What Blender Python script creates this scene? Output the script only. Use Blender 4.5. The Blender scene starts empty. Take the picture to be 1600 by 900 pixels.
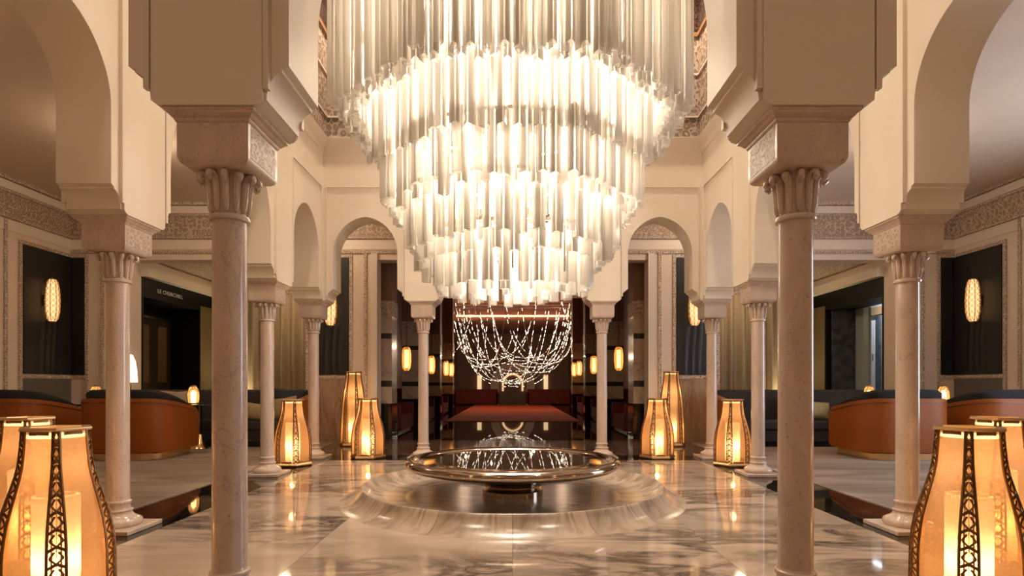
import bpy, math, random
from mathutils import Vector, Matrix
random.seed(7)
PI = math.pi
sc = bpy.context.scene
col = sc.collection

# ------------------------------------------------------------------ camera, world, exposure
CAMY = -5.767
cd = bpy.data.cameras.new('camera')
cd.sensor_width = 36.0
cd.lens = 909.0 / 1600 * 36
cd.shift_x = -1.0 / 1600
cd.shift_y = 151.0 / 1600
cd.clip_start = 0.05
cam = bpy.data.objects.new('camera', cd)
cam.location = (0, CAMY, 1.10)
cam.rotation_euler = (PI / 2, 0, 0)
col.objects.link(cam)
sc.camera = cam

w = bpy.data.worlds.new('world')
sc.world = w
w.use_nodes = True
w.node_tree.nodes['Background'].inputs[0].default_value = (1.0, 0.80, 0.62, 1)
w.node_tree.nodes['Background'].inputs[1].default_value = 0.15

vs = sc.view_settings
vs.view_transform = 'Standard'
vs.look = 'None'
vs.exposure = 0.0
vs.gamma = 1.0
vs.use_curve_mapping = False
cy = sc.cycles
cy.max_bounces = 7
cy.diffuse_bounces = 4
cy.glossy_bounces = 4
cy.transmission_bounces = 6
cy.transparent_max_bounces = 24
cy.caustics_reflective = False
cy.caustics_refractive = False
cy.sample_clamp_indirect = 4.0
cy.use_denoising = True


def lamp(name, kind, loc, power, color, size=0.1, rot=(0, 0, 0), spot=None, blend=0.5, parent=None, sizey=None):
    l = bpy.data.lights.new(name, kind)
    l.energy = power
    l.color = color
    if kind == 'AREA':
        l.size = size
        if sizey:
            l.shape = 'RECTANGLE'
            l.size_y = sizey
    else:
        l.shadow_soft_size = size
    if kind == 'SPOT':
        l.spot_size = spot
        l.spot_blend = blend
    o = bpy.data.objects.new(name, l)
    o.location = loc
    o.rotation_euler = rot
    col.objects.link(o)
    if parent:
        o.parent = parent
    return o


WARM = (1.0, 0.76, 0.50)
SOFT = (1.0, 0.83, 0.67)
# the chandelier's own bulbs (inside the glass, on its axis and in two rings)
CH_P = 1.0
for (z, r, n, p) in ((4.5, 1.0, 6, 150), (3.95, 0.80, 6, 40), (3.42, 0.50, 4, 40), (2.98, 0.45, 4, 28), (2.58, 0.28, 3, 26), (2.2, 0.12, 2, 20)):
    for k in range(n):
        a = 2 * PI * (k + 0.5) / n
        lamp('chandelier_bulb', 'POINT', (r * math.cos(a), r * math.sin(a), z), p * CH_P, SOFT, 0.25 if z > 2.4 else 0.12)

# ------------------------------------------------------------------ materials
M = {}


def mat(name, color=(0.5, 0.5, 0.5), rough=0.5, metal=0.0, spec=0.5, emit=None, estr=0.0, coat=0.0, sample=True):
    m = bpy.data.materials.new(name)
    m.use_nodes = True
    b = m.node_tree.nodes['Principled BSDF']
    b.inputs['Base Color'].default_value = (*color, 1)
    b.inputs['Roughness'].default_value = rough
    b.inputs['Metallic'].default_value = metal
    b.inputs['Specular IOR Level'].default_value = spec
    b.inputs['Coat Weight'].default_value = coat
    if emit:
        b.inputs['Emission Color'].default_value = (*emit, 1)
        b.inputs['Emission Strength'].default_value = estr
        if not sample:
            m.cycles.emission_sampling = 'NONE'
    M[name] = m
    return m


def N(m, typ, **kw):
    n = m.node_tree.nodes.new(typ)
    for k, v in kw.items():
        if k in n.inputs:
            n.inputs[k].default_value = v
        else:
            setattr(n, k, v)
    return n


def L(m, a, b):
    m.node_tree.links.new(a, b)


def bsdf(m):
    return m.node_tree.nodes['Principled BSDF']


def coords(m, scale=(1, 1, 1), rot=(0, 0, 0), rnd=0.0, kind='Object'):
    tc = N(m, 'ShaderNodeTexCoord')
    mp = N(m, 'ShaderNodeMapping')
    mp.inputs['Scale'].default_value = scale
    mp.inputs['Rotation'].default_value = rot
    if rnd:
        oi = N(m, 'ShaderNodeObjectInfo')
        ml = N(m, 'ShaderNodeMath', operation='MULTIPLY')
        ml.inputs[1].default_value = rnd
        L(m, oi.outputs['Random'], ml.inputs[0])
        cx = N(m, 'ShaderNodeCombineXYZ')
        L(m, ml.outputs[0], cx.inputs[0])
        L(m, ml.outputs[0], cx.inputs[2])
        ad = N(m, 'ShaderNodeVectorMath', operation='ADD')
        L(m, tc.outputs[kind], ad.inputs[0])
        L(m, cx.outputs[0], ad.inputs[1])
        L(m, ad.outputs[0], mp.inputs[0])
    else:
        L(m, tc.outputs[kind], mp.inputs[0])
    return mp.outputs[0]


def ramp(m, fac, stops):
    r = N(m, 'ShaderNodeValToRGB')
    e = r.color_ramp.elements
    while len(e) < len(stops):
        e.new(0.5)
    for el, (p, c) in zip(e, stops):
        el.position = p
        el.color = (*c, 1)
    L(m, fac, r.inputs[0])
    return r.outputs[0]


def bump(m, fac, strength, dist=0.01):
    b = N(m, 'ShaderNodeBump')
    b.inputs['Strength'].default_value = strength
    b.inputs['Distance'].default_value = dist
    L(m, fac, b.inputs['Height'])
    L(m, b.outputs[0], bsdf(m).inputs['Normal'])


def noisy(name, c1, c2, scale=8, rough=0.5, detail=6, bstr=0.0, bdist=0.005, metal=0, stretch=(1, 1, 1), spec=0.5, dist=0.0, lo=0.35, hi=0.65):
    m = mat(name, c1, rough, metal, spec)
    n = N(m, 'ShaderNodeTexNoise')
    n.inputs['Scale'].default_value = scale
    n.inputs['Detail'].default_value = detail
    n.inputs['Distortion'].default_value = dist
    L(m, coords(m, stretch), n.inputs['Vector'])
    L(m, ramp(m, n.outputs['Fac'], [(lo, c1), (hi, c2)]), bsdf(m).inputs['Base Color'])
    if bstr:
        bump(m, n.outputs['Fac'], bstr, bdist)
    return m


def veined(name, base, base2, vein, scale, rough, rot=(0, 0, 0.6), stretch=(1, 1, 1), width=0.06, rnd=0.0, speck=None, amount=1.0, dist=1.5):
    m = mat(name, base, rough)
    v = coords(m, stretch, rot, rnd)
    n1 = N(m, 'ShaderNodeTexNoise')
    n1.inputs['Scale'].default_value = scale
    n1.inputs['Detail'].default_value = 8
    n1.inputs['Roughness'].default_value = 0.6
    n1.inputs['Distortion'].default_value = dist
    L(m, v, n1.inputs['Vector'])
    vn = N(m, 'ShaderNodeMath', operation='SUBTRACT')
    vn.inputs[1].default_value = 0.5
    L(m, n1.outputs['Fac'], vn.inputs[0])
    ab = N(m, 'ShaderNodeMath', operation='ABSOLUTE')
    L(m, vn.outputs[0], ab.inputs[0])
    line = ramp(m, ab.outputs[0], [(0.0, (amount,) * 3), (width, (0, 0, 0))])
    n2 = N(m, 'ShaderNodeTexNoise')
    n2.inputs['Scale'].default_value = scale * 0.6
    n2.inputs['Detail'].default_value = 5
    L(m, v, n2.inputs['Vector'])
    mask = ramp(m, n2.outputs['Fac'], [(0.42, (0, 0, 0)), (0.62, (1, 1, 1))])
    mm = N(m, 'ShaderNodeMath', operation='MULTIPLY')
    L(m, line, mm.inputs[0])
    L(m, mask, mm.inputs[1])
    n3 = N(m, 'ShaderNodeTexNoise')
    n3.inputs['Scale'].default_value = scale * 1.4
    n3.inputs['Detail'].default_value = 7
    n3.inputs['Distortion'].default_value = 0.8
    L(m, v, n3.inputs['Vector'])
    basec = ramp(m, n3.outputs['Fac'], [(0.35, base), (0.68, base2)])
    mx = N(m, 'ShaderNodeMix', data_type='RGBA')
    L(m, mm.outputs[0], mx.inputs['Factor'])
    L(m, basec, mx.inputs[6])
    mx.inputs[7].default_value = (*vein, 1)
    out = mx.outputs[2]
    if speck:
        n4 = N(m, 'ShaderNodeTexNoise')
        n4.inputs['Scale'].default_value = speck
        n4.inputs['Detail'].default_value = 3
        L(m, coords(m, rnd=rnd), n4.inputs['Vector'])
        sp = ramp(m, n4.outputs['Fac'], [(0.62, (0, 0, 0)), (0.74, (0.5,) * 3)])
        mx2 = N(m, 'ShaderNodeMix', data_type='RGBA')
        L(m, sp, mx2.inputs['Factor'])
        L(m, out, mx2.inputs[6])
        mx2.inputs[7].default_value = (*vein, 1)
        out = mx2.outputs[2]
    L(m, out, bsdf(m).inputs['Base Color'])
    return m


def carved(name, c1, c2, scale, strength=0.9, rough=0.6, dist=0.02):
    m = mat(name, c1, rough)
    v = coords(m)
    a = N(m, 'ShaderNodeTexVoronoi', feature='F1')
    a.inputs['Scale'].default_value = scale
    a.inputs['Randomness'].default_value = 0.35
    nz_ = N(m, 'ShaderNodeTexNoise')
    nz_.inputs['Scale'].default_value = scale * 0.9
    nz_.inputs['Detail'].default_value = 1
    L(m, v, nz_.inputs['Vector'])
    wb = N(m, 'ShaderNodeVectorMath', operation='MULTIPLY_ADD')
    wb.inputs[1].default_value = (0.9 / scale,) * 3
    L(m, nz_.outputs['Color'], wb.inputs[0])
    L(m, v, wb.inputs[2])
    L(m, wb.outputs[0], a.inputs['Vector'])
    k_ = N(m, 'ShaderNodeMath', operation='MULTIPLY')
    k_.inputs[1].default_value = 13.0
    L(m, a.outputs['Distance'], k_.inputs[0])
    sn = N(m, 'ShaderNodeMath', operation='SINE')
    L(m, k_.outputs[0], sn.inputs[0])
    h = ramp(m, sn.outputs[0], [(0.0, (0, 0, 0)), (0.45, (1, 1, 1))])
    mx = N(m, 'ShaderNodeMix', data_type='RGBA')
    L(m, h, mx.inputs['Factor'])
    mx.inputs[6].default_value = (*c2, 1)  # hollows of the relief coloured darker, standing for shade in the carving
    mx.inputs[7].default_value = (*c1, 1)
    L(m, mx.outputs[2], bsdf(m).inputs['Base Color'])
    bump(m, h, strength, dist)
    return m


noisy('plaster', (0.80, 0.70, 0.56), (0.83, 0.73, 0.59), 3, 0.42)
mat('plaster_trim', (0.78, 0.68, 0.55), 0.45)
noisy('lounge_plaster', (0.74, 0.60, 0.47), (0.77, 0.63, 0.49), 3, 0.5)
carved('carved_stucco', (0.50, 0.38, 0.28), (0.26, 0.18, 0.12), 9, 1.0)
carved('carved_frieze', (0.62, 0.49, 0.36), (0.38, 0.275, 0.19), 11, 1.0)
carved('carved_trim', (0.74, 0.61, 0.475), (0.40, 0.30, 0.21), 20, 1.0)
carved('carved_wood', (0.10, 0.045, 0.02), (0.02, 0.008, 0.004), 14, 1.0, 0.4)
carved('carved_marble', (0.64, 0.52, 0.41), (0.46, 0.36, 0.27), 24, 0.7, 0.45, 0.008)
mat('wood_border', (0.30, 0.15, 0.06), 0.35)
veined('column_marble', (0.60, 0.475, 0.38), (0.69, 0.56, 0.455), (0.17, 0.095, 0.065), 5.0, 0.16, rot=(0.5, 0.3, 0.2), stretch=(1, 1, 0.45), width=0.02, rnd=37, speck=62, dist=1.0, amount=0.28)
veined('floor_marble', (0.44, 0.345, 0.255), (0.60, 0.48, 0.37), (0.085, 0.058, 0.04), 1.1, 0.055, rot=(0, 0, 0.75), stretch=(0.7, 1.5, 1), width=0.085, rnd=53, amount=0.9, dist=1.2)
veined('basin_marble', (0.36, 0.28, 0.20), (0.50, 0.40, 0.30), (0.15, 0.10, 0.07), 2.2, 0.2, rot=(0, 0, 0.9), stretch=(0.7, 1.6, 1), width=0.05, rnd=0, amount=0.7, dist=1.0)
veined('black_marble', (0.010, 0.007, 0.005), (0.018, 0.011, 0.008), (0.30, 0.20, 0.13), 1.6, 0.04, width=0.012, amount=0.8)
veined('brown_marble', (0.13, 0.085, 0.055), (0.22, 0.15, 0.10), (0.06, 0.035, 0.022), 1.4, 0.06, width=0.05)
veined('dado_marble', (0.36, 0.25, 0.16), (0.45, 0.33, 0.22), (0.24, 0.15, 0.09), 2.5, 0.25, stretch=(3, 3, 0.5), width=0.1)
veined('pillar_marble', (0.50, 0.40, 0.30), (0.58, 0.47, 0.36), (0.30, 0.21, 0.14), 2.0, 0.12, rot=(0.6, 0.4, 0.3), width=0.05)
mat('band_green', (0.035, 0.035, 0.026), 0.15)
mat('gallery_floor', (0.030, 0.018, 0.012), 0.02)
mat('gallery_wall', (0.20, 0.11, 0.065), 0.5)
mat('gallery_ceiling', (0.30, 0.15, 0.09), 0.5)
mat('red_fabric', (0.115, 0.006, 0.005), 0.8)
mat('red_carpet', (0.42, 0.068, 0.018), 0.9)
mat('black_panel', (0.011, 0.010, 0.009), 0.45)
mat('black_wall', (0.0045, 0.004, 0.0035), 0.5, spec=0.2)
mat('dado_grey', (0.13, 0.11, 0.09), 0.25)
noisy('gold_paper', (0.12, 0.085, 0.04), (0.20, 0.145, 0.07), 90, 0.4, bstr=0.4)
mat('door_wood', (0.030, 0.022, 0.013), 0.3)
mat('door_panel', (0.14, 0.085, 0.04), 0.3)
mat('steel', (0.35, 0.33, 0.30), 0.25, 1.0)
mat('chrome', (0.75, 0.70, 0.62), 0.12, 1.0)
mat('bronze', (0.42, 0.33, 0.25), 0.10, 1.0)
mat('gold', (0.86, 0.58, 0.28), 0.22, 1.0)
mat('lantern_metal', (0.24, 0.13, 0.055), 0.35, 1.0)
mat('lantern_gold', (0.85, 0.58, 0.30), 0.28, 1.0)
noisy('leather', (0.25, 0.064, 0.006), (0.29, 0.076, 0.008), 200, 0.5, spec=0.25, bstr=0.15, bdist=0.002)
mat('leather_piping', (0.20, 0.06, 0.014), 0.4)
noisy('black_boucle', (0.006, 0.005, 0.005), (0.018, 0.016, 0.015), 120, 0.9, bstr=0.6, bdist=0.01)
noisy('charcoal_fabric', (0.024, 0.020, 0.019), (0.034, 0.029, 0.027), 60, 0.85)
mat('navy_velvet', (0.010, 0.018, 0.030), 0.7)
mat('gold_velvet', (0.36, 0.29, 0.13), 0.6)
mat('beige_linen', (0.42, 0.32, 0.21), 0.8)
noisy('curtain', (0.42, 0.33, 0.21), (0.48, 0.38, 0.25), 20, 0.75)
noisy('rug_wool', (0.20, 0.155, 0.115), (0.38, 0.305, 0.235), 1.0, 0.9, stretch=(0.55, 1.9, 1), dist=0.8, lo=0.36, hi=0.66)
mat('white_paint', (0.72, 0.74, 0.72), 0.4)
mat('grey_paint', (0.42, 0.47, 0.47), 0.4)
noisy('grey_stone', (0.035, 0.04, 0.045), (0.10, 0.11, 0.12), 6, 0.35)
mat('dark_letters', (0.02, 0.02, 0.02), 0.5)
mat('pale_letters', (0.50, 0.45, 0.38), 0.4, emit=(1, 0.85, 0.65), estr=0.06, sample=False)
mat('tile_pattern', (0.50, 0.30, 0.16), 0.4)
mat('black_lacquer', (0.012, 0.010, 0.009), 0.12)
# light-givers
mat('lantern_bulb', (0.9, 0.8, 0.6), 0.6, emit=(1.0, 0.76, 0.42), estr=7.0, sample=False)
mat('lantern_led', (0.9, 0.8, 0.6), 0.6, emit=(1.0, 0.72, 0.36), estr=3.5, sample=False)
mat('sconce_glow', (0.9, 0.8, 0.6), 0.6, emit=(1.0, 0.56, 0.24), estr=1.5)
mat('pendant_glow', (0.9, 0.8, 0.6), 0.6, emit=(1.0, 0.62, 0.26), estr=7.0)
mat('table_glow', (0.9, 0.8, 0.6), 0.6, emit=(1.0, 0.78, 0.46), estr=9.0)
mat('shade_glow', (0.9, 0.8, 0.6), 0.6, emit=(1.0, 0.80, 0.52), estr=3.0)
mat('led_rod', (0.9, 0.9, 0.8), 0.5, emit=(1.0, 0.90, 0.76), estr=1.8, sample=False)
mat('bead_glow', (0.9, 0.9, 0.8), 0.5, emit=(1.0, 0.84, 0.64), estr=2.2, sample=False)
mat('cove_glow', (0.9, 0.9, 0.8), 0.5, emit=(1.0, 0.50, 0.24), estr=3.0)
mat('niche_glow', (0.9, 0.8, 0.6), 0.5, emit=(1.0, 0.66, 0.34), estr=0.9)  # on the wall strips it stands for light falling on the wall
mat('daylight_pane', (0.8, 0.8, 0.8), 0.3, emit=(0.72, 0.82, 1.0), estr=10.0)
mat('string_wire', (0.25, 0.12, 0.07), 0.3, 0.7)


def glass(name, tint, body, share, gloss_rough=0.08, bumps=0.0):
    """cast glass: mostly see-through, part frosted so that it glows with the light behind it"""
    m = bpy.data.materials.new(name)
    m.use_nodes = True
    nt = m.node_tree
    nt.nodes.remove(nt.nodes['Principled BSDF'])
    out = nt.nodes['Material Output']
    tr = N(m, 'ShaderNodeBsdfTransparent')
    tr.inputs[0].default_value = (*tint, 1)
    gl = N(m, 'ShaderNodeBsdfGlossy')
    gl.inputs['Roughness'].default_value = gloss_rough
    gl.inputs['Color'].default_value = (1, 0.97, 0.92, 1)
    tl = N(m, 'ShaderNodeBsdfTranslucent')
    tl.inputs[0].default_value = (*body, 1)
    df = N(m, 'ShaderNodeBsdfDiffuse')
    df.inputs[0].default_value = (*body, 1)
    lw = N(m, 'ShaderNodeLayerWeight')
    lw.inputs['Blend'].default_value = 0.25
    a = N(m, 'ShaderNodeMixShader')
    L(m, lw.outputs['Fresnel'], a.inputs[0])
    L(m, tr.outputs[0], a.inputs[1])
    L(m, gl.outputs[0], a.inputs[2])
    b = N(m, 'ShaderNodeMixShader')
    b.inputs[0].default_value = 0.35
    L(m, tl.outputs[0], b.inputs[1])
    L(m, df.outputs[0], b.inputs[2])
    c = N(m, 'ShaderNodeMixShader')
    c.inputs[0].default_value = share
    L(m, a.outputs[0], c.inputs[1])
    L(m, b.outputs[0], c.inputs[2])
    L(m, c.outputs[0], out.inputs[0])
    if bumps:
        n = N(m, 'ShaderNodeTexNoise')
        n.inputs['Scale'].default_value = bumps
        L(m, coords(m), n.inputs['Vector'])
        bp = N(m, 'ShaderNodeBump')
        bp.inputs['Strength'].default_value = 1.0
        bp.inputs['Distance'].default_value = 0.01
        L(m, n.outputs['Fac'], bp.inputs['Height'])
        for s in (gl, tl, df):
            L(m, bp.outputs[0], s.inputs['Normal'])
    M[name] = m
    return m


glass('tube_glass', (0.985, 0.975, 0.955), (0.93, 0.895, 0.835), 0.38)
glass('tube_inner', (1.0, 0.995, 0.985), (0.98, 0.94, 0.88), 0.03)
glass('tube_edge', (0.99, 0.982, 0.965), (1.0, 0.97, 0.92), 0.65)  # end faces whiter and milkier, imitating light guided to the glass ends
glass('lantern_glass', (1.0, 0.86, 0.66), (0.98, 0.60, 0.31), 0.42, 0.2, 45)
glass('frosted_glass', (1.0, 0.92, 0.78), (1.0, 0.90, 0.72), 0.72, 0.3)
glass('amber_glass', (1.0, 0.78, 0.48), (0.95, 0.62, 0.30), 0.35, 0.1)

m = mat('still_water', (0.035, 0.024, 0.016), 0.015, 0.0, 0.5, coat=0.0)
bsdf(m).inputs['IOR'].default_value = 2.2


# ------------------------------------------------------------------ mesh helpers
class MB:
    def __init__(s):
        s.v = []
        s.f = []
        s.mi = []

    def quad(s, a, b, c, d, mi=0):
        i = len(s.v)
        s.v += [a, b, c, d]
        s.f.append((i, i + 1, i + 2, i + 3))
        s.mi.append(mi)

    def box(s, x0, x1, y0, y1, z0, z1, mi=0):
        i = len(s.v)
        s.v += [(x0, y0, z0), (x1, y0, z0), (x1, y1, z0), (x0, y1, z0), (x0, y0, z1), (x1, y0, z1), (x1, y1, z1), (x0, y1, z1)]
        for f in ((0, 3, 2, 1), (4, 5, 6, 7), (0, 1, 5, 4), (1, 2, 6, 5), (2, 3, 7, 6), (3, 0, 4, 7)):
            s.f.append(tuple(i + k for k in f))
            s.mi.append(mi)
        return s

    def rings(s, rings, cap0=True, cap1=True, closed=True, mi=0):
        """rings: list of equal-length point loops"""
        n = len(rings[0])
        i0 = len(s.v)
        for r in rings:
            s.v += [tuple(p) for p in r]
        for k in range(len(rings) - 1):
            for j in range(n if closed else n - 1):
                a = i0 + k * n + j
                b = i0 + k * n + (j + 1) % n
                s.f.append((a, b, b + n, a + n))
                s.mi.append(mi)
        if cap0:
            s.f.append(tuple(i0 + j for j in reversed(range(n))))
            s.mi.append(mi)
        if cap1:
            q = i0 + (len(rings) - 1) * n
            s.f.append(tuple(q + j for j in range(n)))
            s.mi.append(mi)
        return s

    def lathe(s, prof, n=32, c=(0, 0), cap0=True, cap1=True, ph=0.0, a0=0, a1=None, mi=0):
        full = a1 is None
        rr = []
        for (r, z) in prof:
            if full:
                rr.append([(c[0] + r * math.cos(ph + 2 * PI * k / n), c[1] + r * math.sin(ph + 2 * PI * k / n), z) for k in range(n)])
            else:
                rr.append([(c[0] + r * math.cos(a0 + (a1 - a0) * k / n), c[1] + r * math.sin(a0 + (a1 - a0) * k / n), z) for k in range(n + 1)])
        s.rings(rr, cap0 and full, cap1 and full, full, mi)
        return s

    def squares(s, prof, c=(0, 0), mi=0, r=None):
        rr = []
        for (h, z) in prof:
            rr.append([(c[0] - h, c[1] - h, z), (c[0] + h, c[1] - h, z), (c[0] + h, c[1] + h, z), (c[0] - h, c[1] + h, z)])
        s.rings(rr, mi=mi)
        return s

    def tube(s, pts, rad, n=6, mi=0, cap=True):
        rr = []
        P = [Vector(p) for p in pts]
        up0 = None
        for k, p in enumerate(P):
            t = (P[min(k + 1, len(P) - 1)] - P[max(k - 1, 0)])
            t = t.normalized() if t.length > 1e-9 else Vector((0, 0, 1))
            if up0 is None:
                ref = Vector((0, 0, 1)) if abs(t.z) < 0.9 else Vector((1, 0, 0))
                u = t.cross(ref).normalized()
            else:
                u = (up0 - t * up0.dot(t)).normalized()
            up0 = u
            v = t.cross(u)
            r = rad[k] if isinstance(rad, (list, tuple)) else rad
            rr.append([tuple(p + (u * math.cos(2 * PI * j / n) + v * math.sin(2 * PI * j / n)) * r) for j in range(n)])
        s.rings(rr, cap, cap, True, mi)
        return s

    def bar(s, a, b, w, t, nrm):
        """flat bar from a to b, width w in the plane, thickness t along nrm"""
        a = Vector(a); b = Vector(b); nv = Vector(nrm).normalized()
        d = (b - a)
        if d.length < 1e-6:
            return s
        u = d.normalized().cross(nv).normalized() * (w / 2)
        h = nv * (t / 2)
        s.rings([[tuple(q - u - h), tuple(q + u - h), tuple(q + u + h), tuple(q - u + h)] for q in (a, b)])
        return s

    def mesh(s, name, mats, smooth=None):
        me = bpy.data.meshes.new(name)
        me.from_pydata(s.v, [], s.f)
        for mm in (mats if isinstance(mats, (list, tuple)) else [mats]):
            me.materials.append(M[mm])
        if any(s.mi):
            me.polygons.foreach_set('material_index', s.mi)
        import bmesh
        bm = bmesh.new()
        bm.from_mesh(me)
        bmesh.ops.remove_doubles(bm, verts=bm.verts, dist=1e-5)
        bmesh.ops.recalc_face_normals(bm, faces=bm.faces)
        bm.to_mesh(me)
        bm.free()
        if smooth is not None:
            me.polygons.foreach_set('use_smooth', [True] * len(me.polygons))
            me.set_sharp_from_angle(angle=math.radians(smooth))
        me.update()
        return me

    def build(s, name, mats, parent=None, smooth=None, loc=(0, 0, 0), rot=(0, 0, 0)):
        return obj(name, s.mesh(name, mats, smooth), parent, loc, rot)


def obj(name, me, parent=None, loc=(0, 0, 0), rot=(0, 0, 0)):
    o = bpy.data.objects.new(name, me)
    o.location = loc
    o.rotation_euler = rot
    col.objects.link(o)
    if parent:
        o.parent = parent
    return o


def thing(name, label, cat, loc=(0, 0, 0), rz=0.0, group=None):
    o = bpy.data.objects.new(name, None)
    o.empty_display_size = 0.1
    o.location = loc
    o.rotation_euler = (0, 0, rz)
    col.objects.link(o)
    return tag(o, label, cat, group)


def tag(o, label, cat, group=None):
    o['label'] = label
    o['category'] = cat
    if group:
        o['group'] = group
    return o


def struct(o):
    o['kind'] = 'structure'
    return o


def kids(o):
    return [c for c in col.objects if c.parent == o]


def copy_thing(root, label, loc, rz=None, sx=1):
    r = root.copy()
    col.objects.link(r)
    r.location = loc
    if rz is not None:
        r.rotation_euler = (0, 0, rz)
    if sx != 1:
        r.scale = (sx, 1, 1)
    r['label'] = label
    for ch in kids(root):
        c = ch.copy()
        col.objects.link(c)
        c.parent = r
        for g in kids(ch):
            d = g.copy()
            col.objects.link(d)
            d.parent = c
    return r


# ------------------------------------------------------------------ plan (court centre at the origin)
W = 3.0          # arcade line
A1 = 1.345       # inner columns
T = 0.193        # half wall thickness
ZC = 2.33        # top of column cornice
REAR = 5.43      # face of the rear wall
SX = 8.5         # side walls of the lounges
CEIL = 4.6

# ------------------------------------------------------------------ floors
E1 = W - 0.3
E2 = W + 0.32
fl = struct(MB().box(-9.2, 9.2, -9.5, REAR + 3.6, -0.3, -0.012).build('floor', 'brown_marble'))
# court slabs
n = 4
s_ = 2 * E1 / n
slab = MB().box(-s_ / 2 + 0.0012, s_ / 2 - 0.0012, -s_ / 2 + 0.0012, s_ / 2 - 0.0012, -0.012, 0.0).mesh('slab', 'floor_marble')
for i in range(n):
    for j in range(n):
        o = obj('slab', slab, fl, (-E1 + s_ * (i + 0.5), -E1 + s_ * (j + 0.5), 0))
# black border strips under the arcade
for (x0, x1, y0, y1) in ((-E2, E2, E1, E2), (-E2, E2, -E2, -E1), (-E2, -E1, -E1, E1), (E1, E2, -E1, E1)):
    MB().box(x0, x1, y0, y1, -0.011, -0.0004).build('border_slab', 'black_marble', fl)
# polished brown slabs behind the arcade
k = 0
for i in range(5):
    for j in range(2):
        x0 = -E2 + i * 2 * E2 / 5
        y0 = E2 + j * (REAR + 0.3 - E2) / 2
        MB().box(x0 + 0.001, x0 + 2 * E2 / 5 - 0.001, y0 + 0.001, y0 + (REAR + 0.3 - E2) / 2 - 0.001, -0.011, -0.0008).build('slab', 'brown_marble', fl)
# front ambulatory slabs
for i in range(6):
    x0 = -9 + i * 3
    MB().box(x0 + 0.001, x0 + 2.999, -9.5, -E2 - 0.001, -0.011, -0.0008).build('slab', 'floor_marble', fl)
gf = struct(MB().box(-6, 6, REAR + 0.301, 31, -0.3, -0.001).build('floor_gallery', 'gallery_floor'))

# ------------------------------------------------------------------ arcade walls
CORB = [(0.20, 2.33), (0.225, 2.338), (0.243, 2.356), (0.256, 2.36), (0.258, 2.385), (0.266, 2.425), (0.288, 2.46), (0.312, 2.478),
        (0.325, 2.481), (0.325, 2.496), (0.342, 2.504), (0.355, 2.51)]


def arch_pts(x0, x1, zs, c, nseg=28):
    """two-centred arch from (x0) to (x1); c = centre offset"""
    mid = (x0 + x1) / 2
    hw = (x1 - x0) / 2
    R = hw + c
    amax = math.acos(c / R)
    half = [(R * math.cos(amax * k / nseg) - c, zs + R * math.sin(amax * k / nseg)) for k in range(nseg + 1)]
    left = [(mid - x, z) for x, z in half]
    right = [(mid + x, z) for x, z in reversed(half)]
    return left + right[1:]


def arcade_chain(cols, s0, s1):
    """lower edge of an arcade wall as an x-monotone chain"""
    ch = [(s0, ZC)]
    for k in range(len(cols) - 1):
        a, b = cols[k], cols[k + 1]
        for (o, z) in CORB:
            if a + o > s0 - 1e-6:
                ch.append((max(a + o, s0), z))
        big = (b - a) > 2
        if big:
            pts = arch_pts(a + 0.355, b - 0.355, 2.86, 0.10, 36)
        else:
            pts = arch_pts(a + 0.355, b - 0.355, 3.045, 0.06, 28)
        ch += pts
        for (o, z) in reversed(CORB):
            if b - o < s1 + 1e-6:
                ch.append((min(b - o, s1), z))
    ch.append((s1, ZC))
    return ch


def wall_from_chain(ch, ztop, t0, t1):
    mb = MB()
    for k in range(len(ch) - 1):
        (xa, za), (xb, zb) = ch[k], ch[k + 1]
        mb.quad((xa, t0, za), (xb, t0, zb), (xb, t1, zb), (xa, t1, za))
        if xb - xa > 1e-6:
            mb.quad((xa, t0, za), (xb, t0, zb), (xb, t0, ztop), (xa, t0, ztop))
            mb.quad((xa, t1, za), (xb, t1, zb), (xb, t1, ztop), (xa, t1, ztop))
    s0, s1 = ch[0][0], ch[-1][0]
    mb.quad((s0, t0, ztop), (s1, t0, ztop), (s1, t1, ztop), (s0, t1, ztop))
    mb.quad((s0, t0, ch[0][1]), (s0, t1, ch[0][1]), (s0, t1, ztop), (s0, t0, ztop))
    mb.quad((s1, t0, ch[-1][1]), (s1, t1, ch[-1][1]), (s1, t1, ztop), (s1, t0, ztop))
    return mb


COLS = [-W, -A1, A1, W]
ZT = 7.4
PROUD = 0.020


def pilaster(cx, t0, t1, lo, hi):
    """flat strip over a column, its foot following the corbel"""
    pts = []
    for (o, z) in CORB:
        if o <= 0.245:
            pts.append((o, z))
    pts.append((0.245, 2.358))
    left = [(cx - o, z) for o, z in reversed(pts)]
    right = [(cx + o, z) for o, z in pts]
    ch = [(max(lo, min(hi, x)), z) for x, z in left + right]
    return wall_from_chain(ch, 4.0, t0, t1)


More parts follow.
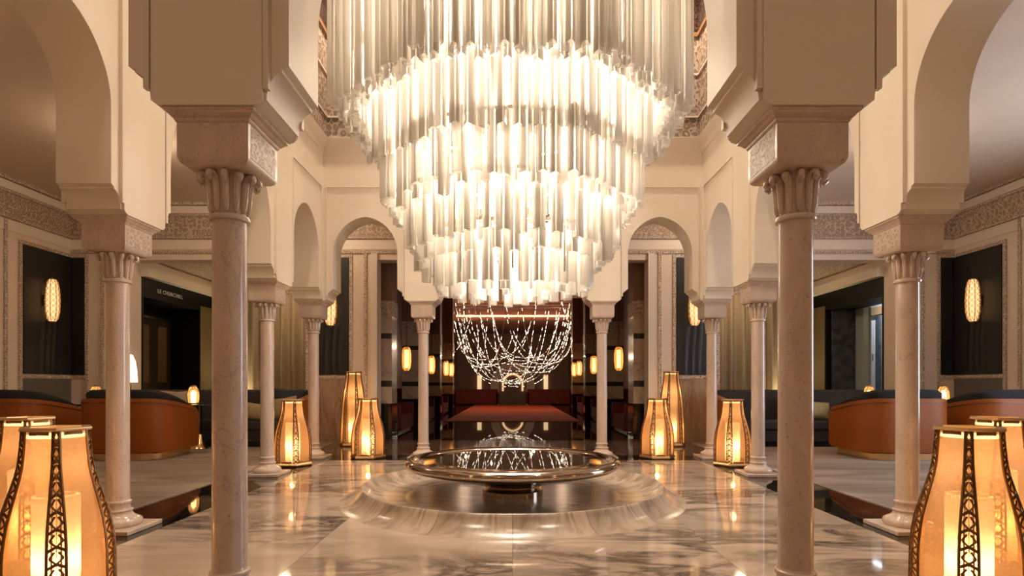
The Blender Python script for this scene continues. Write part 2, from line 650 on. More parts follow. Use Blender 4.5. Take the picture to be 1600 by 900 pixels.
def arcade(name, rz, s1):
    """wall running along local x at local y = W (outer face +y)"""
    o = struct(wall_from_chain(arcade_chain(COLS, -s1, s1), ZT, W - T, W + T).build(name, 'plaster', None, 30, rot=(0, 0, rz)))
    e = W - T - 0.002
    for face in (0, 1):
        t0, t1 = (W - T - PROUD, W - T + 0.01) if face == 0 else (W + T - 0.01, W + T + PROUD)
        lim = e if face == 0 else W + T
        for cx in COLS:
            if face == 1 and abs(cx) > 2 and s1 < W:
                lo, hi = -s1, s1
            else:
                lo, hi = -lim, lim
            pilaster(cx, t0, t1, lo, hi).build('pilaster', 'plaster', o, 30)
            f = W - T - PROUD if face == 0 else W + T + PROUD
            for sgn in (-1, 1):
                xx = cx + sgn * 0.262
                if abs(xx) < lim - 0.03:
                    ta, tb = (f - 0.006, f + PROUD + 0.004) if face == 0 else (f - PROUD - 0.004, f + 0.006)
                    MB().box(xx - 0.012, xx + 0.012, ta, tb, 2.40, 4.0).build('pilaster_bead', 'plaster_trim', o)
        if face == 0:
            lim2 = W - T - 0.001
            MB().box(-lim2, lim2, t0, t1, 4.0, 4.52).build('wall_band', 'plaster', o)
        else:
            MB().box(-s1, s1, t0, t1, 4.0, CEIL).build('wall_band', 'plaster', o)
    return o


arcade('wall_arcade_back', 0, W + T)
arcade('wall_arcade_front', PI, W + T)
arcade('wall_arcade_left', PI / 2, W - T)
arcade('wall_arcade_right', -PI / 2, W - T)

# upper court: moulding, carved stucco, dark wood
for k, nm in enumerate(('back', 'left', 'front', 'right')):
    rz = k * PI / 2
    e = W - T
    mb = MB()
    prof = [(e, 4.50), (e - 0.03, 4.50), (e - 0.045, 4.53), (e - 0.05, 4.60), (e - 0.10, 4.67), (e - 0.115, 4.70), (e - 0.10, 4.71), (e, 4.71)]
    # mitred run: half length follows the distance from the axis
    mb.rings([[(-p[0], p[0], p[1]) for p in prof], [(p[0], p[0], p[1]) for p in prof]])
    t = struct(mb.build('trim_court_%s' % nm, 'plaster_trim', None, 30, rot=(0, 0, rz)))
    q = e - 0.095
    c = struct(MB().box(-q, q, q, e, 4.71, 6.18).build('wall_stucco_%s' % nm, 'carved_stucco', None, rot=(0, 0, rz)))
    for xa in (-2.35, -0.78, 0.78, 2.35):
        MB().box(xa - 0.36, xa + 0.36, q - 0.018, q + 0.01, 4.98, 5.05).build('stucco_fillet', 'carved_stucco', c)
    MB().box(-q, q, q - 0.02, q + 0.01, 4.985, 5.01).build('stucco_fillet', 'plaster_trim', c)
    MB().box(-q, q, q - 0.02, q + 0.01, 5.60, 5.63).build('stucco_fillet', 'plaster_trim', c)
    MB().box(-q, q, q - 0.03, q + 0.02, 6.16, 6.22).build('wood_border', 'wood_border', c)
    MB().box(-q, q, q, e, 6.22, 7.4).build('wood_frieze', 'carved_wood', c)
struct(MB().box(-W - T, W + T, -W - T, W + T, 7.4, 7.5).build('ceiling_court', 'carved_wood'))

# fill spotlights added in the four court ceiling corners to light the walls
for i_, (sx_, sy_) in enumerate(((-1, -1), (1, -1), (-1, 1), (1, 1))):
    t = thing('added_spotlight', 'added small fill spotlight high in the %s corner of the court ceiling' % ('front left', 'front right', 'back left', 'back right')[i_], 'spotlight', (sx_ * 2.1, sy_ * 2.1, 7.4), group='added court fill spotlights')
    MB().lathe([(0.09, -0.16), (0.09, -0.01), (0.05, 0.0)], 20).build('can', 'bronze', t, 40)
    MB().lathe([(0.08, -0.166), (0.08, -0.161)], 20).build('lens', 'shade_glow', t)
    lamp('court_fill_spot', 'SPOT', (sx_ * 2.1, sy_ * 2.1, 7.2), 340, (1.0, 0.82, 0.65), 0.10, (0, 0, 0), 2.3, 0.6)

# ------------------------------------------------------------------ columns
def make_column():
    t = thing('column', '', 'column')
    MB().squares([(0.205, -0.0004), (0.21, 0.004), (0.21, 0.03), (0.205, 0.034)]).build('plinth', 'column_marble', t)
    MB().lathe([(0.150, 0.034), (0.160, 0.045), (0.164, 0.062), (0.158, 0.080), (0.140, 0.092), (0.118, 0.102), (0.100, 0.120), (0.0925, 0.137),
                (0.0925, 0.140), (0.099, 0.143), (0.102, 0.150), (0.099, 0.157), (0.0865, 0.160), (0.0825, 0.175), (0.0835, 0.195), (0.090, 0.203),
                (0.0925, 0.211), (0.090, 0.219), (0.081, 0.224), (0.0785, 0.235)], 40).build('base', 'column_marble', t, 40)
    MB().lathe([(0.0785, 0.235), (0.0775, 0.8), (0.0765, 1.4), (0.0755, 1.868)], 40).build('shaft', 'column_marble', t, 40)
    MB().lathe([(0.0755, 1.868), (0.088, 1.872), (0.092, 1.883), (0.088, 1.894), (0.078, 1.898)], 40).build('necking_ring', 'column_marble', t, 40)
    mb = MB()
    mb.lathe([(0.074, 1.897), (0.077, 1.95), (0.080, 2.03), (0.092, 2.07), (0.10, 2.088)], 32)
    for k in range(12):
        a = 2 * PI * (k + 0.5) / 12
        ca, sa = math.cos(a), math.sin(a)
        path = [(0.078, 1.905), (0.081, 1.93), (0.083, 1.99), (0.087, 2.035), (0.098, 2.064), (0.116, 2.076), (0.128, 2.068), (0.131, 2.052), (0.123, 2.044), (0.116, 2.052)]
        rad = [0.008, 0.0145, 0.0165, 0.0175, 0.018, 0.017, 0.0155, 0.014, 0.012, 0.009]
        mb.tube([(r * ca, r * sa, z) for r, z in path], rad, 7)
    mb.build('capital', 'column_marble', t, 50)
    mb = MB()
    mb.squares([(0.118, 2.086), (0.136, 2.089), (0.150, 2.099), (0.158, 2.114), (0.16, 2.132), (0.16, 2.276)])
    im = mb.build('impost_block', 'column_marble', t, 40)
    # carved panel let into each face of the block
    for k in range(1, 4):
        MB().box(-0.135, 0.135, -0.1612, -0.155, 2.125, 2.268).build('carved_panel', 'carved_marble', im, rot=(0, 0, k * PI / 2))
    MB().squares([(0.163, 2.276), (0.168, 2.284), (0.170, 2.290), (0.178, 2.296), (0.188, 2.308), (0.198, 2.314), (0.202, 2.318), (0.202, 2.3298)]).build('cornice', 'column_marble', t)
    return t


CL = {
    (-A1, -W): 'nearest marble column on the left, foot cut off by the photo edge',
    (A1, -W): 'nearest marble column on the right, foot cut off by the photo edge',
    (-W, -A1): 'marble column behind the two foreground lanterns on the left',
    (W, -A1): 'marble column behind the two foreground lanterns on the right',
    (-W, A1): 'marble column left of the farther left lantern, before the gold curtain',
    (W, A1): 'marble column right of the farther right lantern, before the gold curtain',
    (-W, W): 'far left corner marble column between two glowing lanterns',
    (W, W): 'far right corner marble column between two glowing lanterns',
    (-A1, W): 'slim marble column rising behind the left rim of the bronze dish',
    (A1, W): 'slim marble column rising behind the right rim of the bronze dish',
    (-W, -W): 'front left corner marble column just outside the photo',
    (W, -W): 'front right corner marble column just outside the photo',
}
c0 = None
for (x, y), lab in CL.items():
    if c0 is None:
        c0 = make_column()
        c0.location = (x, y, 0)
        c0['label'] = lab
        c0['group'] = 'court columns'
    else:
        copy_thing(c0, lab, (x, y, 0))

# ------------------------------------------------------------------ rear wall, side walls, lounge shell
TH = 0.3
RY0, RY1 = REAR, REAR + TH
OPC = 2.6       # half width of the centre opening
OL0, OL1 = 3.98, 7.34
ZL = 3.5
mb = MB()
for sg in (-1, 1):
    for (a, b) in ((OPC, OL0), (OL1, SX)):
        x0, x1 = sorted((sg * a, sg * b))
        mb.box(x0, x1, RY0, RY1, 0, ZL)
mb.box(-SX, SX, RY0, RY1, ZL, CEIL)
rw = struct(mb.build('wall_rear', 'lounge_plaster'))
walls = {}
for sg, nm in ((-1, 'left'), (1, 'right')):
    x0, x1 = sorted((sg * SX, sg * (SX + 0.3)))
    walls[nm] = struct(MB().box(x0, x1, -9.5, RY1, 0, CEIL).build('wall_' + nm, 'lounge_plaster'))
struct(MB().box(-SX, SX, -9.8, -9.5, 0, CEIL).build('wall_front', 'lounge_plaster'))
# ring ceiling around the court
mb = MB()
mb.box(-SX, SX, W + T, RY1, CEIL, CEIL + 0.12)
mb.box(-SX, SX, -9.5, -W - T, CEIL, CEIL + 0.12)
mb.box(-SX, -W - T, -W - T, W + T, CEIL, CEIL + 0.12)
mb.box(W + T, SX, -W - T, W + T, CEIL, CEIL + 0.12)
struct(mb.build('ceiling', 'lounge_plaster'))



def make_fill_downlight(label, x, y, p):  # fill light added in the ceiling for the lounges and walkways
    t = thing('added_downlight', label, 'downlight', (x, y, CEIL - 0.0), group='added fill downlights')
    MB().rings([[(r_ * math.cos(2 * PI * k / 20), r_ * math.sin(2 * PI * k / 20), z) for k in range(20)] for r_, z in ((0.11, 0.0), (0.14, 0.0), (0.135, -0.012), (0.11, -0.012), (0.11, 0.0))], False, False).build('trim_ring', 'chrome', t, 40)
    MB().lathe([(0.11, -0.004), (0.11, -0.002)], 20).build('lens', 'shade_glow', t)
    lamp('downlight_fill', 'POINT', (x, y, CEIL - 0.16), p, (1.0, 0.76, 0.55), 0.12)


for i_, (x_, y_) in enumerate(((-5.2, -1.6), (5.2, -1.6), (-5.2, -5.6), (5.2, -5.6), (-1.8, -7.6), (1.8, -7.6), (-5.4, 2.4), (5.4, 2.4), (-3.6, 4.2), (3.6, 4.2))):
    make_fill_downlight('added ceiling fill downlight %s' % ('over the left lounge, front part', 'over the right lounge, front part', 'in the ceiling front left corner', 'in the ceiling front right corner',
                   'behind the viewer, left of the axis', 'behind the viewer, right of the axis', 'over the left tub sofas', 'over the right tub sofas', 'before the left rear panel', 'before the right rear panel')[i_], x_, y_, (32, 8, 31, 31, 34, 34, 56, 26, 46, 46)[i_])

# daylight window in the right wall, in front of the lounge
wn = struct(MB().box(SX - 0.02, SX - 0.005, -0.6, 1.5, 0.6, 3.4).build('window_1', 'daylight_pane'))
for (y0, y1, z0, z1) in ((-0.66, -0.6, 0.54, 3.46), (1.5, 1.56, 0.54, 3.46), (-0.6, 1.5, 0.54, 0.6), (-0.6, 1.5, 3.4, 3.46), (0.42, 0.48, 0.6, 3.4)):
    MB().box(SX - 0.06, SX - 0.005, y0, y1, z0, z1).build('window_frame', 'plaster_trim', wn)
tn = [0]


def trim(mb, m_='carved_trim', smooth=None):
    tn[0] += 1
    return struct(mb.build('trim_%d' % tn[0], m_, None, smooth))


# friezes and mouldings: rear wall (facing -y) and side walls (facing in)
for (z0, z1, pr, m_) in ((3.95, 4.33, 0.02, 'carved_frieze'), (3.90, 3.95, 0.045, 'carved_trim'), (4.33, 4.38, 0.045, 'carved_trim'),
                         (4.54, 4.60, 0.07, 'carved_trim'), (3.62, 3.68, 0.03, 'carved_trim'), (3.70, 3.88, 0.012, 'plaster_trim'), (4.39, 4.53, 0.03, 'plaster_trim')):
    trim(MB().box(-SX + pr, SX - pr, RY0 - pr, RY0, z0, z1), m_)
    trim(MB().box(-SX, -SX + pr, -9.5, RY0, z0, z1), m_) if z0 != 3.62 else None
    trim(MB().box(SX - pr, SX, -9.5, RY0, z0, z1), m_) if z0 != 3.62 else None


def rear_strip(x0, x1, z0, z1, pr=0.025, m_='carved_trim'):
    trim(MB().box(min(x0, x1), max(x0, x1), RY0 - pr, RY0, z0, z1), m_)


def side_strip(sg, y0, y1, z0, z1, pr=0.025, m_='carved_trim'):
    a, b = sorted((sg * SX, sg * (SX - pr)))
    trim(MB().box(a, b, y0, y1, z0, z1), m_)


PZ0, PZ1 = 1.30, 3.50
for sg in (-1, 1):
    # panel on the rear wall between the two openings
    rear_strip(sg * 3.14, sg * 3.08, 1.22, 3.60)
    rear_strip(sg * 3.82, sg * 3.76, 1.22, 3.60)
    rear_strip(sg * 3.76, sg * 3.14, 1.22, 1.28)
    rear_strip(sg * 3.76, sg * 3.14, 3.54, 3.60)
    rear_strip(sg * 3.98, sg * 3.92, 0.3, 3.62)
    rear_strip(sg * 2.86, sg * 2.80, 0.3, 3.62)
    rear_strip(sg * 2.72, sg * 2.60, 0.0, 3.62, 0.05, 'plaster_trim')
    rear_strip(sg * 3.82, sg * 3.08, 0.12, 1.21, 0.015, 'dado_marble')
    rear_strip(sg * 3.98, sg * 2.60, 0.0, 0.12, 0.03, 'dado_marble')
    # corner by the side opening
    rear_strip(sg * 8.22, sg * 8.16, 0.3, 3.60)
    rear_strip(sg * 7.92, sg * 7.86, 0.3, 3.62)
    rear_strip(sg * 7.50, sg * 7.34, 0.0, 3.62, 0.05, 'plaster_trim')
    rear_strip(sg * 8.48, sg * 8.22, 3.54, 3.60)
    rear_strip(sg * 8.48, sg * 8.22, 1.22, 1.28)
    # side walls: frames round three panels each
    for pc in (4.86, 2.75, -1.9, -4.6):
        hw = 0.56 if pc > 4 else 0.7
        side_strip(sg, pc - hw - 0.07, pc - hw, 0.3, 3.60)
        if pc < 4:
            side_strip(sg, pc + hw, pc + hw + 0.07, 0.3, 3.60)
        side_strip(sg, pc - hw, pc + hw, 3.54, 3.60)
        side_strip(sg, pc - hw, pc + hw, 1.22, 1.28)
        side_strip(sg, pc - hw - 0.36, pc - hw - 0.30, 0.3, 3.88)
        side_strip(sg, pc - hw, pc + hw, 0.12, 1.21, 0.012, 'dado_grey')


def folds_panel(name, wid, z0, z1, folds, label, loc, rz):
    """black fabric panel with a few deep vertical pleats; local face towards -y"""
    mb = MB()
    nx, nz = 36, 18
    rows = []
    for j in range(nz + 1):
        z = z0 + (z1 - z0) * j / nz
        row = []
        for i in range(nx + 1):
            x = -wid / 2 + wid * i / nx
            d = 0.0
            for (fx, fw, fa, zc, zh) in folds:
                g = math.exp(-((z - zc) / zh) ** 2)
                d += fa * g * math.exp(-((x - fx - 0.03 * math.sin(3 * z)) / fw) ** 2)
            edge = min(1, (wid / 2 - abs(x)) / 0.05, (z - z0) / 0.06, (z1 - z) / 0.06)
            row.append((x, -0.034 - d * max(0, edge), z))
        rows.append(row)
    mb.rings(rows, False, False, False)
    mb.box(-wid / 2, wid / 2, -0.031, 0.0, z0, z1)
    return tag(mb.build(name, 'black_panel', None, 60, loc, (0, 0, rz)), label, 'wall panel', 'black wall panels')


F1 = [(-0.12, 0.03, 0.028, 2.1, 0.9), (0.02, 0.025, 0.03, 2.0, 0.7), (0.14, 0.03, 0.026, 1.95, 0.6)]
for sg, nm in ((-1, 'left'), (1, 'right')):
    folds_panel('upholstered_panel', 0.60, 1.29, 3.53, F1, 'black pleated wall panel beside the farthest sconce on the %s' % nm, (sg * 3.45, RY0 - 0.002, 0), 0)
    folds_panel('upholstered_panel', 1.10, 1.29, 3.53, F1, 'large black pleated panel behind the %s lounge wall sconce' % nm, (sg * (SX - 0.002), 4.86, 0), -sg * PI / 2)
    folds_panel('upholstered_panel', 0.22, 1.29, 3.53, [], 'narrow black panel meeting the large one in the %s corner' % nm, (sg * 8.34, RY0 - 0.002, 0), 0)


def make_sconce():
    t = thing('lattice_sconce', '', 'sconce')
    prof = [(0.050, -0.385), (0.085, -0.33), (0.112, -0.20), (0.118, 0.0), (0.105, 0.22), (0.080, 0.34), (0.055, 0.385)]
    MB().lathe([(r * 0.80, z * 0.97) for r, z in prof], 8, (0, -0.15)).build('diffuser', 'sconce_glow', t)
    mb = MB()
    n = 8
    for k in range(n):
        a = 2 * PI * (k + 0.5) / n
        mb.tube([(r * math.cos(a), -0.15 + r * math.sin(a), z) for r, z in prof], 0.006, 4)
    mb.build('cage_rib', 'lantern_gold', t)
    mb = MB()
    def pr(z):
        for (ra, za), (rb, zb) in zip(prof, prof[1:]):
            if za <= z <= zb:
                return ra + (rb - ra) * (z - za) / (zb - za)
        return prof[-1][0]
    nz = 14
    for j in range(nz):
        z0 = -0.36 + 0.72 * j / nz
        z1 = -0.36 + 0.72 * (j + 1) / nz
        for k in range(n):
            for h in (0, 1):
                a0 = 2 * PI * (k + 0.5 + (0.5 if h else 0.0)) / n
                a1 = 2 * PI * (k + 0.5 + (1.0 if h else 0.5)) / n
                za, zb = (z0, z1) if (j + h) % 2 == 0 else (z1, z0)
                mb.tube([(pr(za) * math.cos(a0), -0.15 + pr(za) * math.sin(a0), za), (pr(zb) * math.cos(a1), -0.15 + pr(zb) * math.sin(a1), zb)], 0.0045, 3, cap=False)
    mb.build('lattice', 'lantern_gold', t)
    MB().lathe([(0.03, -0.40), (0.055, -0.385), (0.055, -0.375)], 8, (0, -0.15)).build('finial', 'lantern_gold', t)
    MB().lathe([(0.057, 0.375), (0.057, 0.39), (0.03, 0.40)], 8, (0, -0.15)).build('top_cap', 'lantern_gold', t)
    MB().box(-0.03, 0.03, -0.06, 0.0, -0.10, 0.10).build('bracket', 'lantern_metal', t)
    return t


sz = 2.62
s0 = make_sconce()
s0.location = (-3.45, RY0 - 0.03, 2.60)
s0['label'] = 'amber lattice sconce half hidden behind the far left corner capital'
s0['group'] = 'wall sconces'
copy_thing(s0, 'amber lattice sconce half hidden behind the far right corner capital', (3.45, RY0 - 0.03, 2.60), 0)
copy_thing(s0, 'amber lattice sconce on the large black panel of the left lounge', (-SX + 0.03, 4.75, sz), PI / 2)
copy_thing(s0, 'amber lattice sconce on the large black panel of the right lounge', (SX - 0.03, 4.75, sz), -PI / 2)

# ------------------------------------------------------------------ rooms beyond the side openings
DX = 7.34
DY0, DY1 = RY1, 8.73
for sg, nm in ((-1, 'left'), (1, 'right')):
    # dark wall with a recessed doorway
    mb = MB()
    a, b = sorted((sg * DX, sg * (DX + 0.12)))
    mb.box(a, b, DY0, 5.80, 0, 3.24)
    mb.box(a, b, 7.87, DY1, 0, 3.24)
    mb.box(a, b, 5.80, 7.87, 2.85, 3.24)
    r = sg * (DX + 0.66)
    a2, b2 = sorted((sg * (DX + 0.12), r))
    mb.box(a2, b2, 7.87, 7.97, 0, 2.95)
    mb.box(a2, b2, 5.74, 5.80, 0, 2.95)
    mb.box(a2, b2, 5.80, 7.87, 2.85, 2.95)
    if sg < 0:
        a3, b3 = sorted((r, r + sg * 0.1))
        mb.box(a3, b3, 5.85, 7.97, 0, 2.95)
    struct(mb.build('wall_salon_%s' % nm, 'black_wall'))
    a, b = sorted((sg * DX, sg * (DX + 0.12)))
    struct(MB().box(a, b, DY0, DY1 + 0.2, 3.24, 3.75).build('wall_salon_upper_%s' % nm, 'lounge_plaster'))
    a, b = sorted((sg * (DX - 0.006), sg * DX))
    struct(MB().box(a, b, 7.90, DY1, 0.9, 2.95).build('wall_salon_paper_%s' % nm, 'gold_paper'))
    a, b = sorted((sg * DX, sg * (DX - 0.14)))
    trim(MB().box(a, b, DY0, DY1, 3.24, 3.42), 'plaster_trim')
    a, b = sorted((sg * DX, sg * (DX - 0.5)))
    trim(MB().box(a, b, DY0, DY1, 3.60, 3.62), 'carved_frieze')
    x0, x1 = sorted((sg * DX, sg * 3.6))
    struct(MB().box(x0, x1, DY0, DY1 + 0.3, 3.62, 3.75).build('ceiling_salon_%s' % nm, 'carved_frieze'))
    struct(MB().box(x0, x1, DY1, DY1 + 0.2, 0, 3.62).build('wall_salon_rear_%s' % nm, 'lounge_plaster'))
    trim(MB().box(x0, x1, DY1 - 0.05, DY1, 3.30, 3.60), 'carved_frieze')
    a, b = sorted((sg * 3.7, sg * 3.6))
    struct(MB().box(a, b, DY0, DY1, 0, 3.62).build('wall_salon_inner_%s' % nm, 'lounge_plaster'))

# round fill lamp added to each salon ceiling to brighten the curtains
for sg, nm in ((-1, 'left'), (1, 'right')):
    t = thing('added_ceiling_lamp', 'added round fill lamp in the salon behind the %s lounge' % nm, 'lamp', (sg * 5.2, 7.5, 3.62), group='added salon fill lamps')
    MB().lathe([(0.16, -0.06), (0.17, -0.04), (0.17, 0.0)], 24).build('lamp_body', 'gold', t, 40)
    MB().lathe([(0.13, -0.075), (0.15, -0.06)], 24).build('lens', 'shade_glow', t)
    lamp('salon_fill', 'POINT', (sg * 5.2, 7.5, 3.40), 30, WARM, 0.12)

# door in the left recess
dx = -(DX + 0.66) + 0.002
dr = struct(MB().box(dx, dx + 0.04, 6.45, 7.75, 0, 2.55).build('door_1', 'door_wood'))
for (y0, y1) in ((6.50, 7.05), (7.15, 7.70)):
    for (z0, z1) in ((0.2, 0.95), (1.15, 2.40)):
        MB().box(dx + 0.03, dx + 0.05, y0 + 0.12, y1 - 0.10, z0, z1).build('door_inset', 'door_panel', dr)
MB().tube([(dx + 0.04, 7.02, 1.08), (dx + 0.09, 7.02, 1.08), (dx + 0.09, 6.88, 1.08)], 0.012, 8).build('door_handle', 'steel', dr, 40)
MB().lathe([(0.025, 0), (0.025, 0.02)], 12).build('lock_plate', 'steel', dr, loc=(dx + 0.04, 7.03, 0.96), rot=(0, PI / 2, 0))
trim(MB().box(dx, dx + 0.08, 6.40, 7.80, 2.55, 2.60), 'steel')


def lettering(name, text, loc, rot, size, m_, space=1.0):
    cu = bpy.data.curves.new(name, 'FONT')
    cu.body = text
    cu.size = size
    cu.extrude = 0.004
    cu.space_character = space
    cu.align_x = 'LEFT'
    tmp = bpy.data.objects.new(name + '_tmp', cu)
    col.objects.link(tmp)
    dg = bpy.context.evaluated_depsgraph_get()
    me = bpy.data.meshes.new_from_object(tmp.evaluated_get(dg))
    bpy.data.objects.remove(tmp)
    me.materials.clear()
    me.materials.append(M[m_])
    return obj(name, me, None, loc, rot)


o = lettering('sign_lettering', 'LE CHURCHILL', (-DX + 0.006, 6.25, 3.00), (PI / 2, 0, PI / 2), 0.115, 'pale_letters', 1.22)
tag(o, 'small pale metal letters on the black wall above the dark doorway', 'sign')

# right recess: grey stone return, pale panel and a white door in the bright corridor beyond
r = DX + 0.66
rx0 = DX + 0.121
tag(MB().box(rx0 + 0.004, DX + 0.64, 7.80, 7.864, 0.9, 2.84).build('stone_panel', 'grey_stone'), 'mottled dark grey stone panel inside the right window recess', 'panel')
struct(MB().box(r, r + 0.06, 7.31, 7.87, 0.0, 2.85).build('wall_corridor_near', 'grey_paint'))
struct(MB().box(r, r + 0.06, 5.80, 7.31, 0.0, 0.9).build('wall_corridor_sill', 'black_wall'))
struct(MB().box(r + 1.5, r + 1.6, 5.75, 11.0, 0, 3.5).build('wall_corridor_far', 'white_paint'))
struct(MB().box(r + 0.1, r + 1.5, 11.0, 11.1, 0, 3.5).build('wall_corridor_end', 'white_paint'))
struct(MB().box(r, r + 1.6, 5.75, 11.0, 3.5, 3.6).build('ceiling_corridor', 'white_paint'))
struct(MB().box(r, r + 1.5, 5.74, 11.0, -0.1, 0.0).build('floor_corridor', 'brown_marble'))
trim(MB().box(r + 1.46, r + 1.5, 8.2, 10.9, 2.92, 3.12), 'tile_pattern')
d2 = struct(MB().box(r + 1.44, r + 1.5, 9.22, 9.86, 0, 2.88).build('door_2', 'grey_stone'))
MB().box(r + 1.42, r + 1.45, 9.38, 9.78, 0.05, 2.78).build('door_leaf', 'white_paint', d2)
o = lettering('door_lettering', 'KI', (r + 1.412, 9.66, 1.72), (PI / 2, 0, -PI / 2), 0.26, 'dark_letters', 1.1)
tag(o, 'two dark letters on the white door seen through the right recess', 'sign')
lamp('corridor_daylight', 'AREA', (r + 0.8, 8.6, 3.4), 40, (0.86, 0.93, 1.0), 0.8)


# ------------------------------------------------------------------ curtains
def make_curtain(label, x0, x1, y, z0, z1, seed):
    rnd = random.Random(seed)
    mb = MB()
    n = 220
    ph = 0
    pts = []
    amp = 0.085
    for i in range(n + 1):
        x = x0 + (x1 - x0) * i / n
        ph += 0.38 + 0.12 * math.sin(i * 0.21) + 0.05 * rnd.random()
        pts.append((x, y + amp * math.sin(ph), 0))
    rows = []
    for j in range(7):
        t = j / 6
        z = z0 + (z1 - z0) * t
        k = 1.0 - 0.35 * t
        rows.append([(p[0], y + (p[1] - y) * k, z) for p in pts])
    mb.rings(rows, False, False, False)
    rows2 = [[(p[0], p[1] + 0.006, p[2]) for p in r_] for r_ in rows]
    mb.rings(rows2, False, False, False)
    return tag(mb.build('curtain', 'curtain', None, 70), label, 'curtain', 'floor-length curtains')


make_curtain('pleated gold curtain behind the dark sofa on the left', -7.3, -3.75, DY1 - 0.16, 0.02, 3.32, 1)
make_curtain('pleated gold curtain behind the dark sofa on the right', 3.75, 7.3, DY1 - 0.16, 0.02, 3.32, 2)

# ------------------------------------------------------------------ rugs
for sg, nm in ((-1, 'left'), (1, 'right')):
    x0, x1 = sorted((sg * (E2 + 0.02), sg * 8.4))
    tag(MB().box(x0, x1, -4.8, REAR - 0.1, -0.011, 0.006).build('lounge_rug', 'rug_wool'), 'streaked beige rug filling the floor of the %s lounge' % nm, 'rug')

# ------------------------------------------------------------------ chandelier
chand = thing('glass_chandelier', 'huge tiered chandelier of hanging frosted glass prism tubes over the basin', 'chandelier', (0, 0, 0))


def tube_mesh(width):
    """hollow three-sided tube with blunt corners, one unit long, hanging from z=0"""
    mb = MB()
    R = width * 0.58
    c = 0.30

    def loop(s, z):
        V = [Vector((R * s * math.cos(PI / 2 + k * 2 * PI / 3), R * s * math.sin(PI / 2 + k * 2 * PI / 3), z)) for k in range(3)]
        out = []
        for k in range(3):
            p, q = V[k], V[(k + 1) % 3]
            out.append(tuple(p + (q - p) * c * 0.5))
            out.append(tuple(p + (q - p) * (1 - c * 0.5)))
        return out
    o0, o1 = loop(1, 0), loop(1, -1)
    i0, i1 = loop(0.86, 0), loop(0.86, -1)
    mb.rings([o0, o1], False, False)
    mb.rings([i1, i0], False, False, mi=2)
    mb.rings([o1, i1], False, False, mi=1)
    mb.rings([i0, o0], False, False, mi=1)
    return mb


TW = 0.100
tm = tube_mesh(TW).mesh('glass_tube', ['tube_glass', 'tube_edge', 'tube_inner'])
# octagonal tiers: (distance of the flat side from the axis, bottom z, length, spacing, tube size)
ROWS = [
    (1.575, 3.56, 1.70, 0.118, 0.85), (1.495, 3.555, 1.70, 0.118, 0.85), (1.415, 3.55, 1.70, 0.112, 0.9),
    (1.225, 3.14, 0.62, 0.122, 1.10), (1.09, 3.12, 0.62, 0.20, 1.0),
    (1.175, 2.775, 0.52, 0.128, 1.12), (1.03, 2.75, 0.50, 0.21, 1.0),
    (0.955, 2.375, 0.52, 0.138, 1.2), (0.86, 2.25, 0.50, 0.19, 1.15),
    (0.72, 2.02, 0.52, 0.148, 1.25), (0.55, 1.96, 0.44, 0.19, 1.15), (0.34, 1.95, 0.40, 0.22, 1.15),
]


def octagon(a, s):
    """point at fraction s of an octagon with a flat side towards the front, and the way it faces"""
    k = int(s * 8) % 8
    u = s * 8 - int(s * 8) - 0.5
    ang = -PI / 2 + k * PI / 4
    nx, ny = math.cos(ang), math.sin(ang)
    h = 2 * a * math.tan(PI / 8) * u
    return nx * a - ny * h, ny * a + nx * h, ang


allt = []
for ri, (a, zb, ln, sp, wd) in enumerate(ROWS):
    n = max(4, round(8 * 2 * a * math.tan(PI / 8) / sp))
    for k in range(n):
        x, y, ang = octagon(a, ((k + 0.5 * (ri % 2) + random.uniform(-0.12, 0.12)) / n) % 1.0)
        x += random.uniform(-0.012, 0.012)
        y += random.uniform(-0.012, 0.012)
        zz = zb + random.uniform(-0.02, 0.02)
        if 5 <= ri <= 8 and random.random() < 0.06:
            zz -= 0.14
        w_ = wd * random.choice((0.9, 1.0, 1.0, 1.08))
        ro = ang + random.choice((PI / 2, -PI / 2)) + random.uniform(-0.25, 0.25)
        allt.append((x, y, zz, ln, ro, w_, ri))
# the tubes that show best: the front half, lower tiers first
allt.sort(key=lambda t: (t[1] > 0.15, t[1] - (0.25 if t[6] >= 3 else 0.0)))
rest = MB()
tmp = tube_mesh(TW)
for i, (x, y, zb, ln, ro, wd, ri) in enumerate(allt):
    if i < 296:
        o = obj('glass_tube', tm, chand, (x, y, zb + ln), (0, 0, ro))
        o.scale = (wd, wd, ln)
    else:
        i0 = len(rest.v)
        ca, sa = math.cos(ro), math.sin(ro)
        rest.v += [(x + wd * (p[0] * ca - p[1] * sa), y + wd * (p[0] * sa + p[1] * ca), zb + ln + p[2] * ln) for p in tmp.v]
        rest.f += [tuple(i0 + q for q in f) for f in tmp.f]
        rest.mi += tmp.mi
o = rest.build('glass_tubes', ['tube_glass', 'tube_edge', 'tube_inner'], chand)
o['kind'] = 'stuff'
